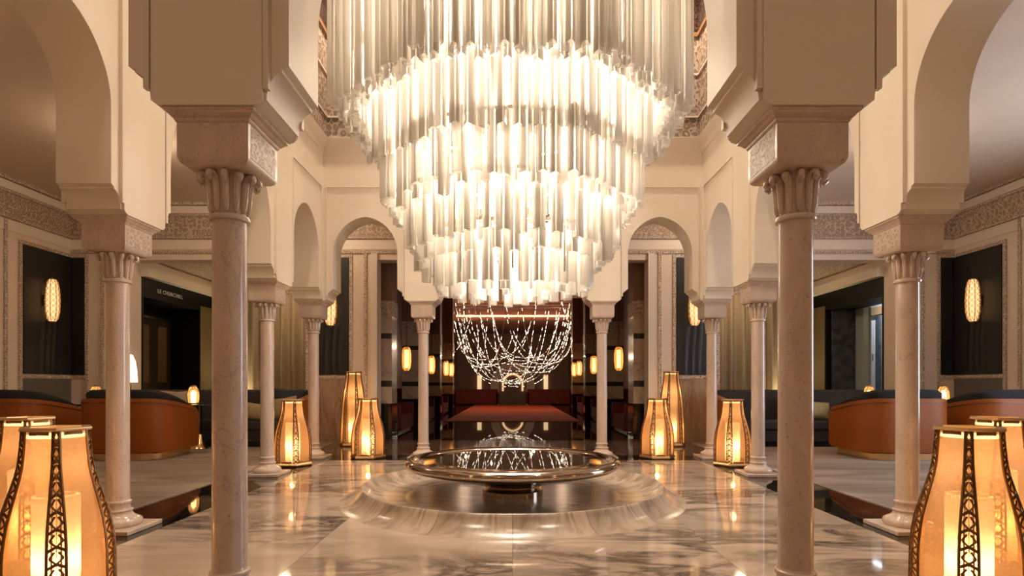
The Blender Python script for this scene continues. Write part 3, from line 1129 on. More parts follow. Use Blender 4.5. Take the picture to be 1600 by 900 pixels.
# metal rings, rods and lit rods
for (r, z) in ((1.5, 5.30), (1.16, 3.80), (1.12, 3.30), (0.92, 2.90), (0.70, 2.55), (0.35, 2.40)):
    mb = MB()
    mb.rings([[(rr * math.cos(2 * PI * k / 48), rr * math.sin(2 * PI * k / 48), zz) for k in range(48)] for rr, zz in ((r - 0.015, z), (r + 0.015, z), (r + 0.015, z + 0.03), (r - 0.015, z + 0.03), (r - 0.015, z))], False, False)
    mb.build('tier_ring', 'chrome', chand, 30)
for k in range(18):
    a = 2 * PI * k / 18
    r = 1.13
    MB().tube([(r * math.cos(a), r * math.sin(a), 2.80), (r * math.cos(a), r * math.sin(a), 5.3)], 0.008, 6).build('hanging_rod', 'chrome', chand)
for k in range(10):
    a = 2 * PI * (k + 0.5) / 10
    r = 0.78
    MB().tube([(r * math.cos(a), r * math.sin(a), 2.1), (r * math.cos(a), r * math.sin(a), 5.3)], 0.008, 6).build('hanging_rod', 'chrome', chand)
MB().lathe([(0.03, 2.3), (0.03, 7.4)], 12).build('stem', 'chrome', chand)
MB().lathe([(0.25, 7.3), (0.3, 7.4)], 24).build('ceiling_rose', 'chrome', chand)
for k in range(3):
    a = PI * k / 3
    MB().tube([(1.5 * math.cos(a), 1.5 * math.sin(a), 5.315), (-1.5 * math.cos(a), -1.5 * math.sin(a), 5.315)], 0.015, 6).build('ring_spoke', 'chrome', chand)
rod = MB().lathe([(0.016, 0), (0.016, 1)], 8).mesh('light_rod', 'led_rod')
for (r, z0, h, n) in ((1.06, 3.30, 0.36, 24), (1.0, 2.95, 0.20, 16), (0.8, 2.62, 0.2, 12), (0.5, 2.2, 0.25, 8)):
    for k in range(n):
        a = 2 * PI * (k + 0.3) / n
        o = obj('light_rod', rod, chand, (r * math.cos(a), r * math.sin(a), z0))
        o.scale = (1, 1, h)

# ------------------------------------------------------------------ basin and bronze dish
basin = thing('marble_basin', 'round low marble basin ring with flared foot and shallow water', 'basin', (0, 0, 0))
prof_o = [(1.652, 0.0005), (1.60, 0.012), (1.56, 0.030), (1.525, 0.055), (1.495, 0.085), (1.472, 0.115), (1.458, 0.136), (1.450, 0.141), (1.440, 0.140)]
prof_i = [(1.440, 0.140), (1.425, 0.125), (1.38, 0.085), (1.30, 0.052), (1.20, 0.034), (1.05, 0.026)]
nseg = 16
seg = MB()
g = 0.0012
rr = []
N2 = 8
prof = prof_o + prof_i[1:]
full = [(r_, z) for r_, z in prof] + [(1.05, 0.0006)]
for k in range(N2 + 1):
    a = (-PI / nseg + g) + (2 * PI / nseg - 2 * g) * k / N2
    rr.append([(r_ * math.cos(a), r_ * math.sin(a), z) for r_, z in full])
seg.rings(rr, True, True)
sm = seg.mesh('ring_segment', 'basin_marble', 40)
for k in range(nseg):
    obj('ring_segment', sm, basin, (0, 0, 0), (0, 0, 2 * PI * (k + 0.5) / nseg))
MB().lathe([(1.055, 0.0006), (1.055, 0.024), (0.3, 0.018)], 64).build('basin_floor', 'basin_marble', basin, 30)

dish = thing('bronze_dish', 'polished bronze fountain dish standing in the marble basin', 'fountain dish', (0, 0, 0.018))
MB().lathe([(0.30, 0.0), (0.30, 0.05), (0.285, 0.06), (0.27, 0.085)], 64).build('foot', 'bronze', dish, 30)
MB().lathe([(0.27, 0.085), (0.30, 0.095), (0.40, 0.125), (0.55, 0.165), (0.75, 0.215), (0.90, 0.25), (0.99, 0.275)], 96, cap0=False, cap1=False).build('bowl', 'bronze', dish, 40)
rim = MB()
rp = []
for k in range(20):
    a = -PI / 2 + 2 * PI * k / 20
    rp.append((0.985 + 0.066 * math.cos(a), 0.318 + 0.047 * math.sin(a)))
rim.rings([[(r_ * math.cos(2 * PI * j / 128), r_ * math.sin(2 * PI * j / 128), z) for j in range(128)] for r_, z in rp + [rp[0]]], False, False)
rim.build('rim', 'bronze', dish, 60)
MB().lathe([(0.965, 0.345), (0.93, 0.336), (0.775, 0.336), (0.765, 0.348), (0.75, 0.348)], 128, cap0=False, cap1=False).build('tray', 'bronze', dish, 30)
MB().lathe([(0.752, 0.335), (0.752, 0.347)], 128).build('water', 'still_water', dish, 30)

# ------------------------------------------------------------------ floor lanterns
def make_lantern(H, label):
    t = thing('floor_lantern', label, 'lantern', group='floor lanterns')
    base = [(0.0, 0.250), (0.10, 0.252), (0.30, 0.250), (0.40, 0.244), (0.50, 0.230), (0.58, 0.212), (0.66, 0.192), (0.74, 0.172), (0.82, 0.158), (0.93, 0.150), (1.0, 0.147)]
    if H > 1.0:
        base = [(0.0, 0.245), (0.15, 0.240), (0.35, 0.228), (0.5, 0.216), (0.62, 0.200), (0.72, 0.182), (0.80, 0.165), (0.87, 0.150), (0.93, 0.142), (1.0, 0.138)]
    z0, z1 = 0.055, H - 0.012
    prof = [(r_, z0 + (z1 - z0) * u) for u, r_ in base]

    def R(u):
        for (ua, ra), (ub, rb) in zip(base, base[1:]):
            if ua <= u <= ub:
                return ra + (rb - ra) * (u - ua) / (ub - ua)
        return base[-1][1]

    def Z(u):
        return z0 + (z1 - z0) * u
    hexr = lambda r_, z, s=1: [(r_ * s * math.cos(PI / 3 * k), r_ * s * math.sin(PI / 3 * k), z) for k in range(6)]
    MB().rings([hexr(0.252, 0.0005), hexr(0.265, 0.010), hexr(0.268, 0.028), hexr(0.255, 0.050), hexr(0.245, 0.055)]).build('base', 'lantern_gold', t)
    # top ring
    rt = R(1.0)
    mb = MB()
    mb.rings([hexr(rt - 0.035, z1 - 0.002), hexr(rt + 0.004, z1 - 0.002), hexr(rt + 0.010, z1 + 0.004), hexr(rt + 0.008, z1 + 0.012), hexr(rt - 0.035, z1 + 0.012), hexr(rt - 0.035, z1 - 0.002)], False, False)
    mb.build('rim', 'lantern_gold', t)
    # ribs at the six corners
    for k in range(6):
        a = PI / 3 * k
        ca, sa = math.cos(a), math.sin(a)
        ta = Vector((-sa, ca, 0))
        nv = Vector((ca, sa, 0))

        def P(u, v, lift=0.0):
            w_ = (0.010 + 0.026 * (R(u) - 0.138) / 0.114)
            p = Vector((R(u) * ca, R(u) * sa, Z(u)))
            return p + ta * (v * w_) + nv * (lift - 0.010 * abs(v))
        mb = MB()
        for sgn in (-1, 1):
            mb.tube([P(i / 16, sgn) for i in range(17)], 0.0062, 5)
        ns = 11 if H < 1 else 15
        us = [i / ns for i in range(ns + 1)]
        for i in range(ns):
            ua, ub = us[i], us[i + 1]
            um = ua + 0.30 * (ub - ua)
            # chevron and petal shaped cut-outs
            mb.bar(P(um, 0), P(ua + 0.02 * (ub - ua), -1), 0.013, 0.004, nv)
            mb.bar(P(um, 0), P(ua + 0.02 * (ub - ua), 1), 0.013, 0.004, nv)
            mb.bar(P(um, 0), P(ua + 0.62 * (ub - ua), -0.75), 0.008, 0.004, nv)
            mb.bar(P(um, 0), P(ua + 0.62 * (ub - ua), 0.75), 0.008, 0.004, nv)
            mb.bar(P(ua + 0.62 * (ub - ua), -0.75), P(ub, -0.2), 0.008, 0.004, nv)
            mb.bar(P(ua + 0.62 * (ub - ua), 0.75), P(ub, 0.2), 0.008, 0.004, nv)
            mb.bar(P(ua, 0), P(um, 0), 0.0035, 0.004, nv)
            mb.bar(P(um, 0), P(ub, 0), 0.002, 0.003, nv)
        mb.build('rib', 'lantern_metal', t)
    # glass panels
    for k in range(6):
        a0, a1 = PI / 3 * k, PI / 3 * (k + 1)
        mb = MB()
        rows = []
        for i in range(17):
            u = i / 16
            r_ = R(u) - 0.012
            p0 = Vector((r_ * math.cos(a0), r_ * math.sin(a0), Z(u)))
            p1 = Vector((r_ * math.cos(a1), r_ * math.sin(a1), Z(u)))
            mid = Vector((math.cos((a0 + a1) / 2), math.sin((a0 + a1) / 2), 0))
            row = []
            for j in range(5):
                s = j / 4
                q = p0.lerp(p1, s) + mid * (0.012 * (1 - (2 * s - 1) ** 2))
                row.append(tuple(q))
            rows.append(row)
        mb.rings(rows, False, False, False)
        gp = mb.build('glass_panel', 'lantern_glass', t, 60)
        for e_, an in ((0, a0), (-1, a1)):
            MB().tube([tuple(Vector(rw_[e_]).lerp(Vector(rw_[2]), 0.16) + Vector((math.cos(an), math.sin(an), 0)) * 0.004) for rw_ in rows], 0.0042, 4).build('panel_edge', 'lantern_gold', gp)
        # metal tongue under the rim and over the base of each panel
        for (u, hh) in ((0.985, -0.014), (0.01, 0.014)):
            r_ = R(u) - 0.004
            c0_ = Vector((r_ * math.cos(a0), r_ * math.sin(a0), Z(u)))
            c1_ = Vector((r_ * math.cos(a1), r_ * math.sin(a1), Z(u)))
            mb = MB()
            mb.bar(c0_.lerp(c1_, 0.22), c0_.lerp(c1_, 0.78), 0.016, 0.004, (math.cos((a0 + a1) / 2), math.sin((a0 + a1) / 2), 0))
            mb.build('clip', 'lantern_metal', gp)
    ch = 0.56 * H
    MB().lathe([(0.085, 0.06), (0.095, 0.07), (0.095, 0.07 + ch), (0.08, 0.075 + ch)], 18, cap0=False, cap1=False).build('candle_cylinder', 'frosted_glass', t, 40)
    MB().lathe([(0.012, 0.06), (0.03, 0.10), (0.038, 0.14), (0.028, 0.19), (0.006, 0.23)], 12).build('bulb', 'lantern_bulb', t, 50)
    MB().tube([(rt * 0.74 * math.cos(2 * PI * k / 18), rt * 0.74 * math.sin(2 * PI * k / 18), z1 - 0.03) for k in range(19)], 0.007, 5).build('led_ring', 'lantern_led', t, 60)
    return t


LZ = [
    ((-2.17, -3.0), 'foreground lantern on the left, nearest the left edge of the photo'),
    ((2.17, -3.0), 'foreground lantern on the right, nearest the right edge of the photo'),
    ((-3.0, -2.17), 'lantern partly hidden behind the nearest left lantern'),
    ((3.0, -2.17), 'lantern partly hidden behind the nearest right lantern'),
    ((-3.0, 2.17), 'glowing lantern between the two left arcade columns at the back'),
    ((3.0, 2.17), 'glowing lantern between the two right arcade columns at the back'),
    ((-2.17, 2.97), 'short glowing lantern standing before the tall one at back left'),
    ((2.17, 2.97), 'short glowing lantern standing before the tall one at back right'),
]
l0 = None
LP, LCOL = 6.5, (1.0, 0.66, 0.37)
for (x, y), lab in LZ:
    rz = math.atan2(x, y - CAMY) * -1
    rz = 0.0 if y > 0 else PI / 6 - math.atan2(x, y - CAMY)
    if l0 is None:
        l0 = make_lantern(0.90, lab)
        l0.location = (x, y, 0)
        l0.rotation_euler = (0, 0, rz)
    else:
        copy_thing(l0, lab, (x, y, 0), rz)
    lamp('lantern_flame', 'POINT', (x, y, 0.27), LP, LCOL, 0.035)
    lamp('lantern_flame', 'POINT', (x, y, 0.70), LP * 0.28, LCOL, 0.05)
tl = make_lantern(1.34, 'tall slender glowing lantern by the rear wall on the left')
tl.location = (-2.87, 4.75, 0)
copy_thing(tl, 'tall slender glowing lantern by the rear wall on the right', (2.87, 4.75, 0), 0)
for sg in (-1, 1):
    lamp('lantern_flame', 'POINT', (sg * 2.87, 4.75, 0.32), LP, LCOL, 0.035)
    lamp('lantern_flame', 'POINT', (sg * 2.87, 4.75, 0.95), LP * 0.6, LCOL, 0.05)


# ------------------------------------------------------------------ lounge furniture
def u_path(hw, back, front, rad, n=8):
    """plan of the shell: from the front of the right arm round the back to the left arm; the back is at y=back (negative)"""
    pts = [(hw, front)]
    for k in range(n + 1):
        a = -PI / 2 * k / n
        pts.append((hw - rad + rad * math.cos(a), back + rad + rad * math.sin(a)))
    for k in range(n + 1):
        a = -PI / 2 - PI / 2 * k / n
        pts.append((-hw + rad + rad * math.cos(a), back + rad + rad * math.sin(a)))
    pts.append((-hw, front))
    return pts


def resample(pts, n):
    P = [Vector(p) for p in pts]
    ln = [0]
    for a, b in zip(P, P[1:]):
        ln.append(ln[-1] + (b - a).length)
    out = []
    for i in range(n + 1):
        s = ln[-1] * i / n
        for k in range(len(P) - 1):
            if s <= ln[k + 1] + 1e-9:
                t = (s - ln[k]) / max(1e-9, ln[k + 1] - ln[k])
                out.append(tuple(P[k].lerp(P[k + 1], t)))
                break
    return out


def make_tub_sofa(label, hw=0.64):
    t = thing('tub_sofa', label, 'sofa', group='leather tub sofas')
    n = 48
    outer = resample(u_path(hw, -0.55, 0.52, 0.34), n)
    inner = resample(u_path(hw - 0.09, -0.46, 0.52, 0.26), n)
    mid = resample(u_path(hw - 0.20, -0.36, 0.40, 0.20), n)

    def top(i):
        u = abs(2 * i / n - 1)
        return 0.90 - 0.17 * max(0, (u - 0.30) / 0.70) ** 1.3

    def bot(i):
        return 0.12
    mb = MB()
    rr = []
    for i in range(n + 1):
        o, q = outer[i], inner[i]
        zt = top(i)
        # rounded nose at the arm fronts
        u = abs(2 * i / n - 1)
        cut = max(0, (u - 0.94) / 0.06)
        zt -= 0.06 * cut ** 2
        zb = bot(i) + 0.04 * cut ** 2
        rr.append([(o[0], o[1], zb), (o[0], o[1], zt - 0.02), (o[0] * 0.985, o[1] * 0.985, zt), (q[0], q[1], zt), (q[0], q[1], zb)])
    mb.rings(rr, True, True)
    sh = mb.build('leather_shell', 'leather', t, 45)
    MB().tube([(o[0] * 1.004, o[1] * 1.004, top(i) - 0.055) for i, o in enumerate(outer)][1:-1], 0.007, 5).build('piping', 'leather_piping', sh, 60)
    mb = MB()
    rr = []
    for i in range(2, n - 1):
        q, m_ = inner[i], mid[i]
        u = abs(2 * i / n - 1)
        h = top(i) + 0.125 * math.sqrt(max(0.0, 1 - (u / 0.95) ** 2)) + 0.005
        q2 = (q[0] * 1.06, q[1] * 1.06)
        rr.append([(q[0], q[1], 0.35), (q2[0], q2[1], top(i) + 0.004), (q2[0], q2[1], h - 0.035), (q[0] * 0.985, q[1] * 0.985, h), (m_[0], m_[1], h - 0.012), (m_[0] * 0.96, m_[1] * 0.96, h - 0.06), (m_[0], m_[1], 0.35)])
    mb.rings(rr, True, True)
    mb.build('back_cushion', 'black_boucle', t, 50)
    mb = MB()
    mb.rings([[(x * k, y, z) for x, y in ((-hw + 0.22, -0.36), (hw - 0.22, -0.36), (hw - 0.22, 0.48), (-hw + 0.22, 0.48))] for k, z in ((0.98, 0.30), (1, 0.33), (1, 0.43), (0.96, 0.46))])
    mb.build('seat_cushion', 'black_boucle', t, 30)
    MB().box(-hw + 0.10, hw - 0.10, -0.42, 0.50, 0.1, 0.30).build('seat_frame', 'leather', t)
    mb = MB()
    bp = u_path(hw - 0.10, -0.47, 0.44, 0.30)
    mb.rings([[(x, y, z) for x, y in bp] for z in (0.006, 0.10)], True, True)
    mb.build('metal_plinth', 'gold', t, 40)
    return t


sf = make_tub_sofa('orange leather tub sofa seen from behind, left of the nearest left column')
sf.location = (-5.70, 3.10, 0.0)
copy_thing(sf, 'orange leather tub sofa seen from behind, right of the nearest right column', (5.74, 3.10, 0.0), 0)
copy_thing(sf, 'orange leather tub sofa at the left edge of the photo', (-7.45, 3.0, 0.0), 0)
copy_thing(sf, 'orange leather tub sofa at the right edge of the photo', (7.25, 3.0, 0.0), 0)


def make_banquette(label, sg):
    t = thing('banquette', label, 'sofa', (sg * 5.30, 4.80, 0.006), 0, 'dark banquettes')
    hw = 1.48
    def cushion(x0, x1, y0, y1, z0, z1, b=0.04):
        mb = MB()
        mb.rings([[(x0 + e, y0 + e, z), (x1 - e, y0 + e, z), (x1 - e, y1 - e, z), (x0 + e, y1 - e, z)] for e, z in ((b, z0), (0, z0 + b), (0, z1 - b), (b * 0.4, z1 - b * 0.3), (b, z1))])
        return mb
    MB().box(-hw + 0.05, hw - 0.05, -0.30, 0.40, 0, 0.10).build('plinth', 'black_lacquer', t)
    MB().box(-hw, hw, -0.36, 0.45, 0.10, 0.28).build('frame', 'charcoal_fabric', t)
    for k in range(3):
        cushion(-hw + k * 2 * hw / 3 + 0.005, -hw + (k + 1) * 2 * hw / 3 - 0.005, -0.38, 0.22, 0.28, 0.46).build('seat_cushion', 'charcoal_fabric', t, 40)
    cushion(-hw, hw, 0.20, 0.45, 0.28, 1.0, 0.05).build('backrest', 'charcoal_fabric', t, 40)
    # leather-clad end that turns the corner
    xe = -sg * hw
    mb = MB()
    rr = []
    for k in range(9):
        a = PI / 2 * k / 8
        cx = xe + (-sg) * 0.02
        rr.append((k, a))
    pts = [(xe - sg * 0.0, -0.36), (xe - sg * 0.10, -0.34), (xe - sg * 0.16, -0.1), (xe - sg * 0.16, 0.30), (xe - sg * 0.10, 0.45), (xe, 0.50)]
    mb.rings([[(x, y, z + (0.12 if y > 0.2 else 0.0) * (1 if z > 0.5 else 0)) for x, y in pts] for z in (0.10, 0.78, 0.82)])
    mb.build('leather_end', 'leather', t, 40)
    return t


make_banquette('long dark banquette with leather end before the left curtain', -1)
make_banquette('long dark banquette with leather end before the right curtain', 1)


def pillow(label, m_, w_, h_, loc, rot):
    mb = MB()
    n = 12
    rows_f, rows_b = [], []
    for i in range(n + 1):
        rf, rb = [], []
        for j in range(n + 1):
            u, v = 2 * i / n - 1, 2 * j / n - 1
            d = 0.075 * (max(0, 1 - abs(u) ** 2.2) * max(0, 1 - abs(v) ** 2.2)) ** 0.55
            pin = 1 - 0.07 * (1 - abs(u)) * (abs(v)) - 0.0
            pin2 = 1 - 0.07 * (1 - abs(v)) * (abs(u))
            x, z = u * w_ / 2 * pin2, v * h_ / 2 * pin
            rf.append((x, -d - 0.003, z))
            rb.append((x, d + 0.003, z))
        rows_f.append(rf)
        rows_b.append(rb)
    mb.rings(rows_f, False, False, False)
    mb.rings(rows_b, False, False, False)
    for a, b in ((rows_f[0], rows_b[0]), (rows_f[-1], rows_b[-1])):
        mb.rings([a, b], False, False, False)
    for e in (0, -1):
        mb.rings([[r_[e] for r_ in rows_f], [r_[e] for r_ in rows_b]], False, False, False)
    return tag(mb.build('throw_pillow', m_, None, 60, loc, rot), label, 'pillow', 'throw pillows')


pillow('small olive gold pillow lying on the left banquette beside its leather end', 'gold_velvet', 0.50, 0.30, (-4.55, 4.52, 0.625), (-0.35, 0.12, 0))
pillow('olive gold pillow leaning behind the smaller gold one on the left', 'gold_velvet', 0.48, 0.40, (-4.12, 4.72, 0.675), (-0.25, -0.15, 0))
pillow('dark navy pillow at the end of the left banquette', 'navy_velvet', 0.60, 0.56, (-4.16, 4.90, 0.755), (-0.2, 0.05, 0))
pillow('beige pillow behind the left tub sofa beside the lamp table', 'beige_linen', 0.62, 0.52, (-6.15, 4.84, 0.735), (-0.25, 0, 0))
pillow('gold pillow lying at the left end of the right banquette', 'gold_velvet', 0.52, 0.34, (5.42, 4.62, 0.645), (-0.45, 0.10, 0))
pillow('beige pillow standing behind the gold one on the right', 'beige_linen', 0.42, 0.42, (5.10, 4.82, 0.685), (-0.2, 0, 0.3))


def make_table(label):
    t = thing('pedestal_table', label, 'table', group='lounge pedestal tables')
    MB().lathe([(0.36, 0.735), (0.375, 0.742), (0.375, 0.756), (0.365, 0.762)], 40).build('table_top', 'black_lacquer', t, 40)
    MB().lathe([(0.055, 0.25), (0.05, 0.5), (0.06, 0.735)], 20).build('stem', 'black_lacquer', t, 40)
    MB().lathe([(0.155, 0.0), (0.16, 0.01), (0.13, 0.04), (0.10, 0.12), (0.085, 0.22), (0.08, 0.25)], 28).build('base', 'gold', t, 40)
    return t


def make_table_lamp(label):
    t = thing('table_lamp', label, 'lamp', group='cut-glass table lamps')
    MB().lathe([(0.075, 0.0), (0.08, 0.006), (0.08, 0.022), (0.07, 0.03)], 20).build('lamp_base', 'gold', t, 40)
    MB().lathe([(0.038, 0.03), (0.042, 0.10), (0.040, 0.20), (0.02, 0.235)], 14).build('bulb', 'table_glow', t, 40)
    mb = MB()
    pr = [(0.076, 0.03), (0.086, 0.08), (0.086, 0.18), (0.070, 0.26), (0.045, 0.30)]
    mb.lathe(pr, 12, cap0=False, cap1=False)
    gs = mb.build('glass_shade', 'amber_glass', t)
    mb = MB()
    for k in range(12):
        for sgn in (-1, 1):
            mb.tube([(r_ * math.cos(2 * PI * (k + sgn * i * 0.6) / 12), r_ * math.sin(2 * PI * (k + sgn * i * 0.6) / 12), z) for i, (r_, z) in enumerate(pr)], 0.003, 3)
    mb.build('cage', 'lantern_gold', gs)
    MB().lathe([(0.047, 0.298), (0.047, 0.312), (0.02, 0.325)], 12).build('cap', 'gold', t)
    return t


tables = [((-5.36, 4.15), 'black pedestal table with gold foot, left lounge, nearest the columns'),
          ((-7.12, 4.2), 'black pedestal table behind the leftmost tub sofas'),
          ((6.10, 4.15), 'black pedestal table with glowing lamp behind the right tub sofa'),
          ((7.44, 4.25), 'black pedestal table between the two right tub sofas')]
lampl = ['glowing cut-glass lamp on the table beside the left banquette', 'glowing cut-glass lamp peeking over the leftmost tub sofas',
         'glowing cut-glass lamp just left of the right tub sofa cushion', 'glowing cut-glass lamp between the two right tub sofas']
t0 = lp0 = None
for ((x, y), lab), ll in zip(tables, lampl):
    if t0 is None:
        t0 = make_table(lab)
        t0.location = (x, y, 0.006)
        lp0 = make_table_lamp(ll)
        lp0.location = (x - 0.08, y, 0.768)
    else:
        copy_thing(t0, lab, (x, y, 0.006))
        copy_thing(lp0, ll, (x + (-0.02), y, 0.768))
# tall shaded lamp by the dark doorway
t = thing('floor_lamp', 'tall lamp with pale conical shade beside the dark doorway', 'lamp', (-7.17, 5.15, 0.006))
MB().lathe([(0.14, 0), (0.14, 0.015), (0.02, 0.03)], 24).build('lamp_base', 'gold', t, 40)
MB().lathe([(0.012, 0.02), (0.012, 1.2)], 10).build('pole', 'gold', t)
MB().lathe([(0.115, 1.14), (0.105, 1.35), (0.08, 1.53), (0.04, 1.64), (0.02, 1.66)], 24).build('lamp_shade', 'shade_glow', t, 40)


# uplights behind the banquettes
def make_uplight(label, loc, p=130):
    t = thing('floor_uplight', label, 'lamp', loc, group='floor uplights')
    MB().lathe([(0.07, 0.0), (0.07, 0.12), (0.06, 0.14)], 16).build('can', 'black_lacquer', t, 40)
    MB().lathe([(0.05, 0.138), (0.05, 0.143)], 16).build('lens', 'table_glow', t)
    lamp('uplight_bulb', 'SPOT', (loc[0], loc[1], loc[2] + 0.2), p, (1.0, 0.82, 0.50), 0.05, (PI, 0, 0), 1.6, 0.8)
    return t


make_uplight('small uplight on the floor before the left curtain', (-6.55, 8.30, 0.0))
make_uplight('small uplight on the floor before the right curtain', (6.55, 8.30, 0.0))
make_uplight('small uplight by the left gilt wallpaper', (-7.1, 8.3, 0.0), 30)
make_uplight('small uplight by the right gilt wallpaper', (7.1, 8.3, 0.0), 30)

# ------------------------------------------------------------------ red gallery beyond the centre opening
GX = 3.45
GEND = 30.2
for sg, nm in ((-1, 'left'), (1, 'right')):
    a, b = sorted((sg * GX, sg * (GX + 0.12)))
    struct(MB().box(a, b, RY1, GEND, 0, CEIL).build('wall_gallery_%s' % nm, 'gallery_wall'))
gw = struct(MB().box(-GX, GX, GEND, GEND + 0.3, 0, CEIL + 1.2).build('wall_gallery_end', 'gallery_wall'))
# ceiling with a long coffer
mb = MB()
mb.box(-GX, -2.85, RY1, GEND, CEIL, CEIL + 0.15)
mb.box(2.85, GX, RY1, GEND, CEIL, CEIL + 0.15)
mb.box(-2.85, 2.85, RY1, 9.5, CEIL, CEIL + 0.15)
mb.box(-2.85, 2.85, 22.2, GEND, CEIL - 0.35, CEIL + 0.15)
mb.box(-2.85, 2.85, 9.5, 22.2, CEIL + 0.25, CEIL + 0.40)
for x in (-2.85, 2.75):
    mb.box(x, x + 0.1, 9.5, 22.2, CEIL + 0.15, CEIL + 0.25)
struct(mb.build('ceiling_gallery', 'gallery_ceiling'))
trim(MB().box(-2.85, 2.85, 22.15, 22.2, CEIL - 0.42, CEIL - 0.35), 'gallery_wall')
o = MB().box(-2.7, 2.7, 22.05, 22.12, CEIL - 0.25, CEIL - 0.17).build('cove_light', 'cove_glow')
tag(o, 'warm strip light along the far edge of the gallery ceiling', 'light')

def make_pillar(label):
    t = thing('marble_pillar', label, 'pillar', group='gallery pillars')
    h = 0.26
    MB().squares([(h + 0.006, 0.0), (h + 0.006, 0.72)]).build('base', 'black_marble', t)
    z = 0.72
    for (z1, m_, hh) in ((1.06, 'pillar_marble', h), (1.18, 'band_green', h - 0.004), (2.02, 'pillar_marble', h), (2.13, 'band_green', h - 0.004), (2.48, 'pillar_marble', h)):
        MB().squares([(hh, z), (hh, z1)]).build('block' if m_ == 'pillar_marble' else 'band', m_, t)
        z = z1
    MB().squares([(h + 0.012, 2.48), (h + 0.012, 2.78)]).build('capital', 'carved_frieze', t)
    MB().squares([(h, 2.78), (h, CEIL)]).build('upper_block', 'gallery_wall', t)
    return t


p0 = None
ords = ('nearest', 'second', 'third', 'farthest')
for k, y in enumerate((6.15, 9.95, 13.9, 18.0)):
    for sg, nm in ((-1, 'left'), (1, 'right')):
        lab = '%s striped marble pillar on the %s side of the red gallery' % (ords[k], nm)
        if p0 is None:
            p0 = make_pillar(lab)
            p0.location = (sg * 2.68, y, 0)
        else:
            copy_thing(p0, lab, (sg * 2.68, y, 0))


def make_pendant(label, ztop=CEIL):
    t = thing('pendant_lamp', label, 'lamp', group='gallery pendant lamps')
    pr = [(0.045, 0.0), (0.085, 0.05), (0.105, 0.18), (0.105, 0.38), (0.085, 0.50), (0.05, 0.54)]
    MB().lathe([(0.045, 0.06), (0.05, 0.25), (0.045, 0.47)], 10).build('bulb', 'pendant_glow', t, 40)
    sh = MB().lathe(pr, 12, cap0=False, cap1=False).build('glass_shade', 'amber_glass', t)
    mb = MB()
    for k in range(12):
        a = 2 * PI * k / 12
        mb.tube([(r_ * math.cos(a), r_ * math.sin(a), z) for r_, z in pr], 0.004, 3)
    mb.build('cage', 'lantern_gold', sh)
    MB().lathe([(0.055, 0.535), (0.055, 0.56), (0.012, 0.60)], 12).build('cap', 'lantern_metal', t)
    MB().tube([(0, 0, 0.59), (0, 0, ztop - 1.42)], 0.007, 5).build('cord', 'red_fabric', t)
    return t


q0 = None
for k, y in enumerate((7.5, 11.6, 15.4, 17.2)):
    for sg, nm in ((-1, 'left'), (1, 'right')):
        lab = '%s amber pendant lamp on the %s side of the red gallery' % (ords[k], nm)
        if q0 is None or k == 1 and sg < 0:
            q0 = make_pendant(lab, CEIL if k == 0 else CEIL + 0.25)
            q0.location = (sg * 2.42, y, 1.42)
        else:
            copy_thing(q0, lab, (sg * 2.42, y, 1.42))


def red_seat(label, x, y, w_, d_, h_, rz=0):
    t = thing('red_sofa', label, 'sofa', (x, y, 0), rz, 'red gallery sofas')
    MB().box(-w_ / 2, w_ / 2, -d_ / 2, d_ / 2, 0.06, 0.40).build('seat', 'red_fabric', t)
    MB().box(-w_ / 2, w_ / 2, d_ / 2 - 0.22, d_ / 2, 0.40, h_).build('backrest', 'red_fabric', t)
    for s in (-1, 1):
        MB().box(s * w_ / 2 - 0.09, s * w_ / 2 + 0.09, -d_ / 2, d_ / 2, 0.06, 0.66).build('armrest', 'red_fabric', t)
    MB().box(-w_ / 2 + 0.05, w_ / 2 - 0.05, -d_ / 2 + 0.05, d_ / 2 - 0.05, 0.0, 0.06).build('plinth', 'black_lacquer', t)
    return t


for k, y in enumerate((8.05, 12.0, 16.0)):
    for sg, nm in ((-1, 'left'), (1, 'right')):
        red_seat('%s dark red sofa between the pillars on the %s' % (ords[k], nm), sg * 2.97, y, 1.7, 0.92, 0.98, sg * PI / 2 * -1)
for sg, nm in ((-1, 'left'), (1, 'right')):
    red_seat('long dark red sofa at the %s end of the gallery' % nm, sg * 2.0, 26.3, 2.4, 1.0, 0.85, PI)
tag(MB().box(-2.02, 2.02, 11.5, 25.6, 0.0, 0.015).build('gallery_carpet', 'red_carpet'), 'long orange red carpet down the middle of the gallery', 'carpet')

# niche with glowing arch at the far end
mb = MB()
op = [(-1.35, 0.0)] + arch_pts(-1.35, 1.35, 1.1, 0.05, 16) + [(1.35, 0.0)]
ip = [(-0.85, 0.0)] + arch_pts(-0.85, 0.85, 1.1, 0.05, 16) + [(0.85, 0.0)]
mb.rings([[(x, GEND - 0.25, z) for x, z in op], [(x, GEND - 0.25, z) for x, z in ip], [(x, GEND - 0.01, z) for x, z in ip]], False, False, False)
mb.rings([[(x, GEND - 0.25, z) for x, z in op], [(x, GEND - 0.006, z) for x, z in op]], False, False, False)
tag(mb.build('arched_surround', 'plaster_trim', None, 40), 'cream arched surround at the far end of the red gallery', 'arch')
mb = MB()
ip2 = [(-0.55, 0.7)] + arch_pts(-0.55, 0.55, 1.1, 0.05, 16) + [(0.55, 0.7)]
mb.rings([[(x * 1.2, GEND - 0.06, 0.7 + (z - 0.7) * 1.12) for x, z in ip2], [(x, GEND - 0.06, z) for x, z in ip2]], False, False, False)
mb.rings([[(x * 1.2, GEND - 0.02, 0.7 + (z - 0.7) * 1.12) for x, z in ip2], [(x, GEND - 0.02, z) for x, z in ip2]], False, False, False)
tag(mb.build('lit_arch', 'niche_glow'), 'glowing inner arch of the far niche', 'light')
